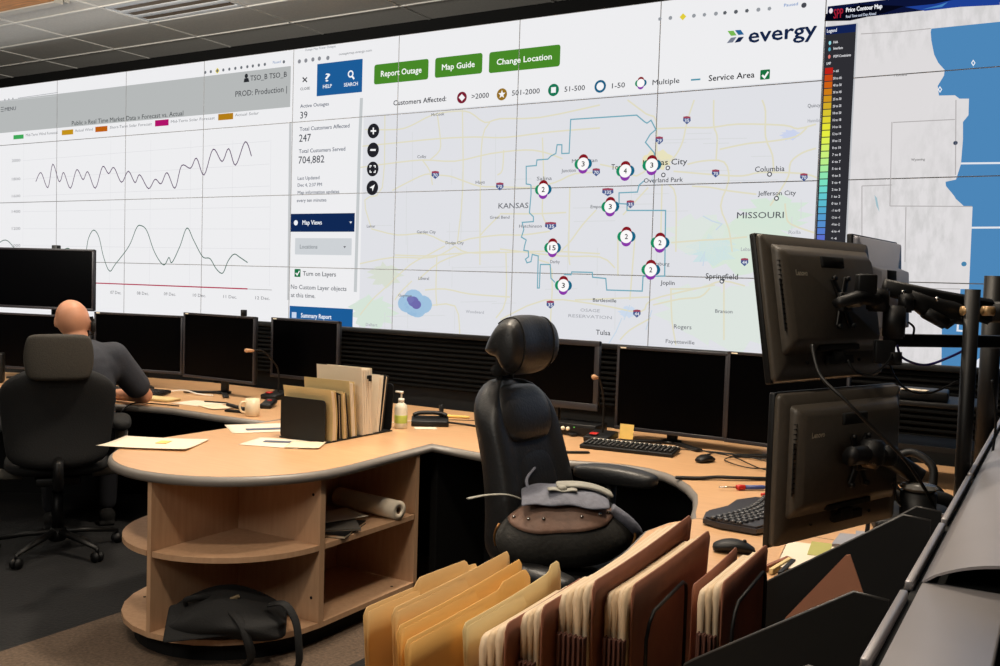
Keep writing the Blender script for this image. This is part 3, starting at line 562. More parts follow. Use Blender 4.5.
# outline runs counter clockwise seen from above
poly = [(-.26, 3.12), (-.26, 4.82), (-3.62, 4.82), (-3.62, 3.72)] + [(-3.60, 3.2)] + arc[::-1][0:0] 
left_down = [(CX+CRR*math.cos(R(180+a)), CY+CRR*math.sin(R(180+a))) for a in range(0, 181, 9)]
poly = [(-.26, 3.12), (-.26, 4.82), (-3.64, 4.82), (-3.64, 3.70)] + left_down + [(-2.55, 3.1), (-2.59, 3.75)] + inner
wt = worktop('console_worktop', poly, 'maple console worktop with a rounded peninsula end over open shelves')
near_poly = [(-.26, .7), (-.26, 3.112), (-1.045, 3.112), (-1.10, 3.0), (-1.12, 2.85), (-1.08, 2.6), (-1.0, 2.3), (-.93, 1.9), (-.91, 1.4), (-.91, .7)]
worktop('console_worktop', near_poly, 'maple worktop wing under the row of brown and manila folders')
left_poly = [(-3.665, 3.74), (-3.665, 4.82), (-5.3, 4.82), (-6.3, 4.62), (-7.2, 4.1), (-7.6, 3.4), (-7.6, 2.3), (-6.7, 2.3), (-6.6, 2.6), (-6.2, 2.9), (-5.75, 3.08), (-5.37, 3.28), (-5.0, 3.52), (-4.7, 3.68), (-4.4, 3.75), (-4.0, 3.73)]
worktop('console_worktop', left_poly, 'curved maple worktop in front of the seated man in a grey shirt')
# console body: black plinth and modesty panels
cb = thing('console_pedestal', 'black console pedestal panels under the maple worktops', 'console pedestal', (0, 0, 0))
m = MB(); m.box((3.3, .04, .69), (-1.95, 4.3, .345)); m.obj('modesty_panel', BLKM, cb)
m = MB(); m.box((.04, 1.9, .69), (-.62, 3.3, .345)); m.obj('modesty_panel', BLKM, cb)
m = MB(); m.box((1.6, .04, .69), (-4.5, 4.3, .345)); m.obj('modesty_panel', BLKM, cb)
m = MB(); m.box((.04, 1.5, .69), (-.62, 1.55, .345)); m.obj('modesty_panel', BLKM, cb)
m = MB(); m.box((.04, .75, .695), (-2.62, 4.2, .3475)); m.obj('end_panel', BLKM, cb)
m = MB(); m.box((1.7, .04, .69), (-6.0, 3.9, .345), (0, 0, R(35))); m.obj('modesty_panel', BLKM, cb)
# slatted back screen
SL = mat('black_slat', (11, 11, 11), .9, noise=.1, spec=.1)
def slat_run(x0, x1, lab):
    t = thing('slat_screen', lab, 'screen panel', ((x0+x1)/2, 4.88, 0)); w_ = x1-x0
    m = MB(); m.box((w_, .02, 1.18), (0, .025, .595)); m.obj('backboard', BLKM, t)
    m = MB(); m.box((w_, .06, .03), (0, .0, 1.185), bev=.004)
    for s_ in (-1, 1): m.box((.03, .05, 1.16), (s_*(w_/2-.015), 0, .59), bev=.004)
    m.obj('frame', BLK, t)
    m = MB(); z = .86
    while z < 1.16: m.box((w_-.06, .014, .017), (0, -.006, z), (R(-22), 0, 0), bev=.003, seg=1); z += .0292
    m.obj('slats', SL, t)
slat_run(-5.3, -2.86, 'long black slatted screen behind the white document stack'); slat_run(-2.84, -1.3, 'black slatted screen behind the monitor with the microphone'); slat_run(-1.28, .3, 'black slatted screen beyond the monitor arms')
m = MB(); m.box((2.9, .03, .42), (-6.55, 4.35, .95), (0, 0, R(27))); tag(m.obj('privacy_screen', BLKM), 'plain black privacy screen behind the far left monitors', 'screen panel')

# ------------------------------------------------------------------ PENINSULA SHELF UNIT
sh = thing('shelf_unit', 'open maple shelf unit with rounded shelves under the peninsula', 'shelf unit', (0, 0, 0))
C0 = (-3.05, 2.96); SR_ = .475; T = .022
def quarter(a0, a1, z):
    P = [C0] + [(C0[0]+SR_*math.cos(R(a0+(a1-a0)*k/14)), C0[1]+SR_*math.sin(R(a0+(a1-a0)*k/14))) for k in range(15)]
    return MB().prism(P, z-T, z)
zb, zm, zt_ = .10, .425, .702
m = quarter(180, 360, zb); m.prism([(C0[0]-SR_, C0[1]), (C0[0]+SR_, C0[1]), (C0[0]+SR_, 3.62), (C0[0]-SR_, 3.62)], zb-T, zb); 
for bx_, by_ in ((-3.17, 2.62), (-2.62, 3.5), (-3.4, 2.75)): m.cyl(.006, .002, (bx_, by_, zb+.001), mi=1)
m.obj('base_shelf', [WOODV, BLKM], sh)
quarter(180, 268, zm).obj('curved_shelf', WOODV, sh); quarter(272, 360, zm).obj('curved_shelf', WOODV, sh)
MB().prism([(C0[0]+.01, C0[1]+.02), (C0[0]+SR_, C0[1]+.02), (C0[0]+SR_, 3.6), (C0[0]+.01, 3.6)], zm-T, zm).obj('straight_shelf', WOODV, sh)
MB().prism([(C0[0]-SR_, C0[1]+.02), (C0[0]-.01, C0[1]+.02), (C0[0]-.01, 3.6), (C0[0]-SR_, 3.6)], zm-T, zm).obj('straight_shelf', WOODV, sh)
MB().box((T, SR_, zt_-zb), (C0[0], C0[1]-SR_/2, (zt_+zb)/2)).obj('divider_panel', WOODV, sh)
m = MB().box((SR_*2, T*1.4, zt_-zb), (C0[0], C0[1], (zt_+zb)/2))
for zz in (.63, .2): m.cyl(.006, .004, (C0[0]+SR_-.04, C0[1]-T*.7, zz), (R(90), 0, 0), mi=1)
m.obj('cross_panel', [WOODV, BLKM], sh)
MB().box((T, .62, zt_-zb), (C0[0], C0[1]+.33, (zt_+zb)/2)).obj('back_panel', WOODV, sh)
MB().box((SR_*2, T*1.2, zt_-.004), (C0[0], 3.62, zt_/2)).obj('end_panel', WOODV, sh)
m = MB(); m.prism([(C0[0]+(SR_-.05)*math.cos(R(180+10*k)), C0[1]+(SR_-.05)*math.sin(R(180+10*k))) for k in range(19)]+[(C0[0]+SR_-.05, 3.6), (C0[0]-SR_+.05, 3.6)], .0, zb-T); m.obj('toe_kick', BLKM, sh)
# things on the shelves
t = thing('paper_roll', 'thick white paper roll lying on the upper shelf', 'paper roll', (-2.77, 3.50, zm), R(-97))
m = MB(); n = 28; ro, ri, L_ = .044, .017, .40
for a, b_ in ((ro, 0),): 
    rg = [[(r_*math.cos(2*PI*k/n), y_, ro+r_*math.sin(2*PI*k/n)) for k in range(n)] for r_, y_ in ((ro, -L_/2), (ro, L_/2), (ri, L_/2), (ri, -L_/2))]
    rg.append(rg[0]); m.loft(rg, closed=False)
m.obj('roll', PAPERW, t); m = MB(); rg = [[(r_*math.cos(2*PI*k/n), y_, ro+r_*math.sin(2*PI*k/n)) for k in range(n)] for r_, y_ in ((ri, -L_/2+.004), (ri, L_/2-.004), (ri-.003, L_/2-.004), (ri-.003, -L_/2+.004))]; rg.append(rg[0]); m.loft(rg, closed=False); m.obj('core', mat('card_core', (110, 84, 62), .8, noise=.1), t)
def sheet(name, cx, cy, z, w_, d_, rz, ml, label, cat='paper', curl=.0, extra=None, group=None):
    m = MB(); m.grid(lambda u, v: ((u-.5)*w_, (v-.5)*d_, .0006+curl*((u-.5)**2*4*(1 if u > .5 else .2)+(v-.5)**2*2)), 10, 10)
    if extra: extra(m)
    o = m.obj(name, ml, loc=(cx, cy, z), solid=.0012); o.rotation_euler = (0, 0, rz); return tag(o, label, cat, group)
def booklet(name, cx, cy, z, w_, d_, h_, rz, cov, pag, label, cat, tilt=0):
    t = thing(name, label, cat, (cx, cy, z), rz)
    m = MB(); m.box((w_, d_, .002), (0, 0, .001)); m.box((w_, d_, .002), (0, 0, h_-.001)); m.box((.002, d_, h_), (-w_/2+.001, 0, h_/2)); m.obj('cover', cov, t)
    MB().box((w_-.008, d_-.006, h_-.004), (.001, 0, h_/2)).obj('pages', pag, t); return t
booklet('magazine', -2.70, 3.17, zm, .21, .27, .014, R(20), BLK, PAPER, 'dark covered magazine lowest in the pile beside the paper roll', 'magazine')
booklet('magazine', -2.72, 3.20, zm+.0145, .2, .26, .008, R(48), mat('grey_cover', (96, 92, 86), .5, noise=.2), PAPER, 'grey magazine lying on the dark one on the upper shelf', 'magazine')
sheet('loose_paper', -2.79, 3.27, zm+.0235, .2, .26, R(-20), PAPERW, 'loose cream sheet topping the pile next to the paper roll', curl=.004)

# ------------------------------------------------------------------ papers on the peninsula and folder rack
def fold_extra(m): m.box((.07, .05, .0014), (-.03, .03, .004), mi=1)
sheet('loose_paper', -3.53, 2.90, .742, .30, .40, R(-62), [PAPERW, YEL], 'cream sheets with a yellow mark overhanging the rounded desk end', curl=.006, extra=fold_extra)
GREYINK = mat('blue_grey_print', (86, 92, 112), .7, noise=.2)
def ink(m): m.box((.05, .2, .0006), (.05, 0, .0032), mi=1)
sheet('loose_paper', -3.50, 3.56, .7415, .28, .36, R(-35), [PAPERW, GREYINK], 'white form with a dark blue stripe left of the folder rack', extra=ink)
def ink2(m): m.box((.16, .045, .0006), (.0, .02, .0032), (0, 0, R(12)), mi=1)
sheet('loose_paper', -3.13, 3.28, .7415, .30, .22, R(18), [PAPERW, GREYINK], 'white form with a dark printed bar below the black folder rack', extra=ink2)
sheet('loose_paper', -2.99, 3.305, .745, .16, .17, R(30), [PAPER, GREYINK], 'small folded cream sheet in front of the folder rack', curl=.002)
# black folder rack (metal bookends on a base)
rk = thing('folder_rack', 'black metal folder rack holding upright papers on the peninsula', 'file rack', (-3.1, 3.66, .74))
m = MB(); m.box((.29, .52, .006), (0, 0, .004), bev=.002); m.obj('base', BLK, rk)
def rplate(w_, h_, r_, y, tilt=0):
    m = MB(); P = [(x, z) for x, z in rrect(w_, h_, r_, 5, 0, h_/2)]; m.prism(P, -.003, .003, M=Matrix.Translation((0, y, .004)) @ Matrix.Rotation(R(90+tilt), 4, 'X')); return m
rplate(.28, .2, .02, -.255).obj('end_plate', BLK, rk); rplate(.28, .24, .02, .255, -3).obj('end_plate', BLK, rk)
def upright(name, y, h_, th, tilt, mats, lab, x0=-.15, x1=.14, cat='folder', bow=0., sheets=5):
    """papers standing between the plates; faces look towards the camera"""
    t = thing(name, lab, cat, (-3.1, 3.66+y, .749)); w_ = x1-x0; cx = (x0+x1)/2
    def slab(yo, th_, hh, ww, mm, nm):
        m = MB(); NS = 6; rg = []
        for i in range(NS+1):
            z = hh*i/NS; yy = yo + bow*math.sin(PI*i/NS) + z*math.tan(R(tilt))
            rg.append([(cx-ww/2, yy-th_/2, z), (cx+ww/2, yy-th_/2, z), (cx+ww/2, yy+th_/2, z), (cx-ww/2, yy+th_/2, z)])
        m.loft(rg, smooth=False); return m.obj(nm, mm, t)
    slab(-th/2-.001, .0016, h_, w_, mats[0], 'cover'); slab(th/2+.001, .0016, h_-.006, w_, mats[0], 'cover')
    for k in range(sheets): slab(-th/2+th*(k+.5)/sheets, th/sheets*.86, h_-.010-.003*(k % 3), w_-.01-.004*(k % 2), mats[1], 'pages')
    return t
PB = mat('dark_binder_cover', (26, 24, 24), .5, noise=.2)
G_ = 'papers standing in the black rack on the peninsula'
upright('file_folder', -.200, .245, .030, -4, (MANILAP, PAPER), 'thick curled manila folder leaning over the front plate of the rack', bow=.010, x1=.15, sheets=6)
upright('file_folder', -.166, .235, .012, -3, (BROWN, PAPER), 'thin brown folder just behind the thick curled manila folder', x1=.13, sheets=2)
upright('file_folder', -.142, .225, .012, -4, (PB, PAPER), 'black folder third from the front of the rack', x1=.14, sheets=2)
upright('file_folder', -.118, .23, .014, -5, (MANILAP, PAPER), 'pale folder with frayed pages between two black folders', x1=.15, sheets=3)
upright('file_folder', -.085, .225, .012, -8, (PB, PAPER), 'black folder leaning against the tall white document stack', x1=.14, sheets=2)
upright('document_stack', -.040, .275, .034, -6, (MANILAP, PAPERW), 'cream document stack half a step lower than the tall white one', x1=.14, sheets=6, cat='documents')
tall = upright('document_stack', .055, .335, .075, -4, (PAPERW, PAPERW), 'tallest thick white document stack with a black clip slot', x1=.15, x0=-.14, sheets=8, cat='documents')
upright('document_stack', .135, .29, .03, 6, (PAPERW, PAPERW), 'white document stack leaning back beside the tall one', x1=.14, x0=-.12, sheets=4, cat='documents')
upright('file_folder', .185, .285, .018, 8, (PB, PAPER), 'black edged folder at the rear of the rack', x1=.13, x0=-.12, sheets=2)
m = MB(); m.box((.004, .035, .018), (.152, -.005, .286), bev=.002); m.box((.012, .012, .03), (.158, -.005, .281), bev=.002)
m.obj('binder_clip', BLK, tall)
# hand gel bottle
t = thing('pump_bottle', 'clear pump bottle half full of green hand gel', 'bottle', (-2.985, 4.03, .741)); 
MB().lathe([(0, 0), (.030, 0), (.034, .004), (.034, .03), (.034, .105), (.030, .122), (.016, .134), (.014, .140), (0, .140)]).obj('bottle', mat('frosted_bottle', (226, 220, 200), .3, noise=.03), t)
MB().lathe([(.0345, .028), (.0348, .03), (.0348, .068), (.0345, .07)]).obj('gel_band', GREEN, t)
m = MB(); m.cyl(.016, .018, (0, 0, .148)); m.cyl(.005, .03, (0, 0, .172)); m.box((.05, .014, .010), (-.014, 0, .190), bev=.004); m.cyl(.009, .012, (0, 0, .188)); m.obj('pump', WHITE, t)
# charging cradle with cables behind the gel bottle
t = thing('desk_phone', 'black desk radio with handset lying by the hand gel bottle', 'radio', (-2.93, 4.22, .741), R(35))
m = MB(); m.box((.2, .13, .035), (0, 0, .02), (R(6), 0, 0), bev=.008); m.obj('body', BLK, t)
m = MB(); m.tube(spline([(-.09, .02, .05), (-.05, .03, .062), (.05, .03, .062), (.09, .02, .05)]), .014, flat=.8); m.obj('handset', DKM, t)
m = MB(); m.box((.02, .035, .07), (.06, .05, .07), (R(-10), 0, R(10)), bev=.004); m.obj('clip', BLK, t)
def cable(name, pts, r_, m_, lab, k=8):
    return tag(MB().tube(spline(pts, k), r_, n=6).obj(name, m_), lab, 'cable')
cable('cable', [(-2.86, 4.26, .76), (-2.78, 4.33, .748), (-2.66, 4.34, .747), (-2.63, 4.5, .75), (-2.70, 4.62, .747), (-2.62, 4.76, .747)], .006, BLK, 'thick black cable looping right of the desk radio')
cable('cable', [(-3.02, 4.3, .746), (-2.95, 4.42, .746), (-2.8, 4.52, .747), (-2.72, 4.7, .747)], .0025, BLK, 'thin black cable crossing the desk behind the radio')
cable('cable', [(-3.12, 4.12, .746), (-3.06, 4.22, .75), (-3.1, 4.34, .746), (-3.2, 4.46, .746), (-3.15, 4.6, .747)], .003, WHITE, 'pale cable curling behind the hand gel bottle')
m = MB(); m.box((.03, .16, .012), (0, 0, .007), (0, 0, 0), bev=.003); o = m.obj('ruler', YEL, loc=(-2.98, 4.55, .742)); o.rotation_euler = (0, 0, R(-72)); tag(o, 'short tan strip lying at the foot of the slatted screen', 'ruler')
sheet('loose_paper', -2.88, 4.11, .7415, .07, .12, R(-50), PAPERW, 'small white slip beside the hand gel bottle')

# ------------------------------------------------------------------ MONITORS
def monitor(pL, pR, zb_, zt, label, depth=.035, bez=.014, stand=True, group=None, thick=False, cam_=False, name='monitor', z0=.742):
    a, b = Vector(pL), Vector(pR); w_ = (b-a).length; c = (a+b)/2; ang = math.atan2(b.y-a.y, b.x-a.x); h_ = zt-zb_
    t = thing(name, label, 'monitor', (c.x, c.y, z0), ang, group); zc = (zb_+zt)/2-z0
    m = MB(); m.box((w_, .017, bez), (0, 0, zc+h_/2-bez/2), bev=.002); m.box((w_, .017, bez*1.3), (0, 0, zc-h_/2+bez*.65), bev=.002)
    for s_ in (-1, 1): m.box((bez, .016, h_), (s_*(w_/2-bez/2), 0, zc), bev=.002)
    m.obj('bezel', BEZ, t)
    MB().box((w_-bez*1.6, .006, h_-bez*2), (0, .001, zc)).obj('screen', SCR, t)
    m = MB(); m.box((w_*.99, .02, h_*.99), (0, .018, zc), bev=.004); m.box((w_*.6, depth, h_*.6), (0, .03+depth/2, zc), bev=.01); m.obj('back_shell', BLK, t)
    if stand:
        m = MB(); m.box((.05, .03, zc+.02), (0, .06, (zc+.02)/2), bev=.004); m.obj('neck', BLK, t)
        m = MB()
        for s_ in (-1, 1): m.box((.28, .035, .012), (s_*.09, -.02, .008), (0, 0, R(s_*-38)), bev=.003)
        m.cyl(.05, .012, (0, .05, .008)); m.obj('foot', BLK, t)
    m = MB(); m.box((.03, .002, .006), (-w_/2+.035, -.009, zc+h_/2-bez/2)); m.obj('badge', LETR, t)
    if cam_: m = MB(); m.box((.03, .03, .04), (cam_, 0, zc+h_/2+.02), bev=.004); m.cyl(.008, .004, (cam_, -.016, zc+h_/2+.022), (R(90), 0, 0), mi=1); m.obj('sensor', [BLK, DKM], t)
    return t
monitor((-1.968, 4.5), (-1.388, 4.5), .79, 1.218, 'largest black screen between the microphone and the near monitors')
monitor((-1.386, 4.485), (-.81, 4.42), .79, 1.228, 'black screen half hidden behind the rear view monitors')
monitor((-2.62, 4.5), (-2.067, 4.5), .87, 1.235, 'thick framed black screen behind the chair headrest', bez=.028)
monitor((-4.474, 4.6), (-3.90, 4.6), .86, 1.25, 'black screen behind the folder rack', bez=.016)
monitor((-5.053, 4.38), (-4.38, 4.36), .83, 1.26, 'black screen right of the one beside the seated man', cam_=.23)
monitor((-5.782, 4.234), (-5.075, 4.39), .84, 1.235, 'black screen directly right of the seated man', cam_=.0)
monitor((-6.636, 4.02), (-5.80, 4.22), .80, 1.20, 'black screen hidden behind the bald head of the man')
t = monitor((-6.66, 4.05), (-5.817, 4.25), 1.235, 1.665, 'black screen mounted above the others at far left', stand=False)
m = MB(); m.box((.05, .04, 1.0), (0, .12, .45), bev=.005); m.box((.12, .08, .1), (0, .09, .72), bev=.005); m.cyl(.09, .02, (0, .12, .012)); m.obj('mounting_post', BLK, t)

# ------------------------------------------------------------------ KEYBOARDS / MICE
def keyboard(loc, rz, label, w_=.455, d_=.155, curved=False, pale=False):
    t = thing('keyboard', label, 'keyboard', loc, rz)
    m = MB()
    if curved:
        P = [(-w_/2, -.03), (-w_/2+.02, -.10), (-.12, -.135), (0, -.115), (.12, -.135), (w_/2-.02, -.10), (w_/2, -.03), (w_/2-.01, .09), (.1, .115), (0, .1), (-.1, .115), (-w_/2+.01, .09)]
        m.prism(P, .004, .020); m.prism([(x*.96, y*.94) for x, y in P], .020, .026)
    else:
        m.box((w_, d_, .02), (0, 0, .012), (R(4), 0, 0), bev=.004)
    m.obj('case', BLK if not curved else BEZ, t)
    m = MB(); rows = 5 if not curved else 5; rnd = random.Random(3)
    for r_ in range(rows):
        nk = 15; y = -.05+r_*.023-(.005 if curved else 0)
        for k in range(nk+4 if not curved else nk):
            x = -w_/2+.02+k*(w_-.04)/(nk+3 if not curved else nk-1)
            yy = y + (.022*math.cos(x*9) if curved else 0); zz = .030 if curved else .026+(yy)*.07
            m.box((.0165, .017, .009), (x, yy, zz), (0, 0, -x*.5 if curved else 0), bev=.002, seg=1)
    m.obj('keys', KEYG if curved else KEYL, t)
    if not curved: MB().box((w_-.02, .014, .004), (0, d_/2-.012, .0275), (R(4), 0, 0), bev=.001, seg=1).obj('media_strip', WHITE if pale else BEZ, t)
    return t
keyboard((-1.76, 4.21, .742), R(6), 'black keyboard with a pale strip in front of the largest screen', pale=True)
keyboard((-5.10, 4.02, .742), R(14), 'black keyboard at the right hand of the seated man')
def mouse(loc, rz, lab, m_=BLK, s=1.):
    t = thing('mouse', lab, 'mouse', loc, rz)
    rg = []
    for i in range(9):
        u = i/8; y = (-.055+.11*u)*s; w_ = .031*math.sin(PI*(.14+.74*u))**.6*s; h_ = .036*math.sin(PI*(.1+.75*(1-u)))**.8*s
        rg.append([(w_*math.cos(2*PI*k/16)*(1), y, max(.001, h_*.5+h_*.5*math.sin(2*PI*k/16))) for k in range(16)])
    MB().loft(rg).obj('shell', m_, t, sub=1)
    MB().cyl(.006, .006, (0, .026*s, .030*s), (0, R(90), 0)).obj('scroll_wheel', DKM, t); return t
mouse((-1.37, 4.16, .741), R(-20), 'small black mouse right of the long keyboard')
# tangled mouse cable
pts = [(-1.40, 4.22, .746), (-1.42, 4.3, .746), (-1.38, 4.4, .747), (-1.2, 4.36, .748), (-1.05, 4.25, .748), (-1.15, 4.12, .747), (-1.3, 4.22, .75), (-1.25, 4.36, .75), (-1.0, 4.34, .748), (-.9, 4.2, .748), (-1.08, 4.1, .751), (-1.3, 4.32, .752), (-1.55, 4.42, .748), (-1.66, 4.5, .747)]
cable('cable', pts, .0028, BLK, 'coil of thin black mouse cable under the largest screen')
cable('cable', [(-1.62, 4.34, .746), (-1.5, 4.40, .747), (-1.25, 4.43, .747), (-1.0, 4.40, .748), (-.86, 4.36, .747)], .0028, BLK, 'thin black cable running straight behind the coiled one')
cable('cable', [(-1.98, 4.36, .746), (-1.9, 4.43, .75), (-1.8, 4.38, .747), (-1.7, 4.44, .748), (-1.75, 4.6, .747)], .003, BLK, 'black cable winding beside the yellow note')
# gooseneck microphones
def mic(base, tip, lab):
    t = thing('microphone', lab, 'microphone', base)
    b = Vector(base); d = Vector(tip)-b
    m = MB(); m.box((.13, .15, .035), (0, 0, .02), (R(8), 0, 0), bev=.008); m.obj('base', BLK, t)
    MB().box((.04, .03, .006), (-.02, -.04, .040), (R(8), 0, 0), bev=.002).obj('talk_button', RED, t)
    P = spline([(0, .02, .03), (0, .02, .16), (d.x*.15, .02+d.y*.15, d.z*.72), (d.x*.5, d.y*.5, d.z*.98), (d.x*.9, d.y*.9, d.z)], 8)
    MB().tube(P, .005, n=8).obj('gooseneck', DKM, t)
    v = Vector((d.x*.4, d.y*.4, d.z*.02)).normalized()
    MB().cap(d*.9+Vector((0, 0, d.z*.1))-v*.0, d+v*.025, .008, .013).obj('foam_head', mat('tan_foam', (206, 160, 120), .9, noise=.2), t)
    return t
mic((-1.985, 4.37, .742), (-1.99, 4.30, 1.065), 'gooseneck microphone with tan tip beside the largest screen')
mic((-4.30, 4.47, .742), (-4.36, 4.30, 1.05), 'gooseneck microphone with tan tip left of the folder rack')
t = thing('radio_unit', 'low black radio unit with a green light behind the chair', 'radio', (-2.165, 4.50, .742), R(3))
MB().box((.24, .16, .06), (0, 0, .032), bev=.005).obj('case', BLK, t)
m = MB()
for k in range(3): m.cyl(.010, .012, (-.09+.028*k, -.084, .035), (R(90), 0, 0))
m.obj('knobs', LETR, t); MB().box((.006, .003, .006), (.0, -.081, .044)).obj('indicator_light', mat('green_indicator', (90, 220, 90), .3), t)
m = MB(); m.box((.10, .002, .03), (.055, -.081, .03)); m.obj('display_window', DKM, t)
m = MB(); m.box((.075, .0012, .075), (0, 0, .037)); o = m.obj('sticky_note', YEL, loc=(-1.895, 4.478, .748)); o.rotation_euler = (R(-8), 0, 0); tag(o, 'yellow sticky note on the lower left frame of the largest screen', 'note')
# dark foot of keyboard tray / pen tray line
tag(MB().box((.26, .03, .006), (-1.98, 3.93, .746), (0, 0, R(38)), bev=.002).obj('ruler', BLK), 'flat black strip on the desk between chair and keyboard', 'ruler')
# left desk clutter
t = thing('mug', 'cream mug with a small dark print at the desk edge', 'mug', (-3.86, 3.83, .741), R(-120))
MB().lathe([(0, 0), (.036, 0), (.040, .004), (.041, .095), (.037, .095), (.036, .01), (0, .008)]).obj('cup', CREAM, t)
MB().tube(spline([(.039, 0, .078), (.062, 0, .076), (.070, 0, .05), (.060, 0, .026), (.039, 0, .020)]), .006).obj('handle', CREAM, t)
MB().poly if False else None
m = MB(); m.box((.016, .001, .022), (-.01, -.0412, .05), (0, 0, R(-12))); m.obj('printed_mark', NAVYM if False else mat('dark_print', (40, 44, 70), .5), t)
t = thing('handheld_radio', 'black handheld device with a red button by the far mug', 'device', (-4.05, 4.15, .741), R(30))
MB().box((.07, .16, .03), (0, 0, .02), (R(6), 0, 0), bev=.01).obj('body', BLK, t); MB().cyl(.014, .006, (0, .02, .038)).obj('button', RED, t)
t = thing('stapler', 'small black stapler lying left of the cream mug', 'stapler', (-4.02, 3.86, .741), R(10))
MB().box((.13, .035, .012), (0, 0, .007), bev=.004).obj('base', BLK, t); MB().box((.12, .028, .018), (.0, 0, .032), (0, R(9), 0), bev=.006).obj('arm', BLK, t)
sheet('loose_paper', -4.45, 3.98, .7415, .26, .2, R(4), PAPERW, 'white sheet lying between the man and the cream mug')
sheet('loose_paper', -4.25, 3.93, .7435, .2, .14, R(-18), PAPER, 'cream sheet overlapping the white one near the stapler', curl=.002)
m = MB(); m.box((.48, .12, .014), (0, 0, .009), bev=.003); o = m.obj('wrist_rest', MANILAP, loc=(-4.86, 3.90, .741)); o.rotation_euler = (0, 0, R(10)); tag(o, 'long cream wrist rest below the man\'s keyboard', 'wrist rest')
m = MB(); m.tube([(-.075, 0, .005), (.075, 0, .005)], .0045, n=8); m.tube([(.075, 0, .005), (.09, 0, .005)], [.0045, .001], n=8)
o = m.obj('pen', BLK, loc=(-4.40, 4.06, .742)); o.rotation_euler = (0, 0, R(15)); tag(o, 'black pen lying above the white sheet near the mug', 'pen')
cable('cable', [(-5.0, 4.16, .746), (-4.9, 4.25, .76), (-4.75, 4.24, .75), (-4.65, 4.27, .747)], .005, WHITE, 'white cable arching behind the man\'s keyboard')
cable('cable', [(-4.42, 3.80, .746), (-4.6, 3.74, .75), (-4.68, 3.685, .747), (-4.70, 3.62, .70), (-4.69, 3.59, .64)], .004, BLK, 'black headset cable slipping over the desk edge by the man')
t = thing('speaker', 'dark grey speaker with a round pale ring at far left', 'speaker', (-6.22, 3.78, .741), R(52))
MB().box((.12, .12, .2), (0, 0, .101), bev=.01).obj('cabinet', BLK, t)
m = MB(); P = [(.036*math.cos(2*PI*k/24), -.062, .12+.036*math.sin(2*PI*k/24)) for k in range(25)]; m.tube(P, .004, n=6, cap=False); m.obj('driver_ring', LETR, t)
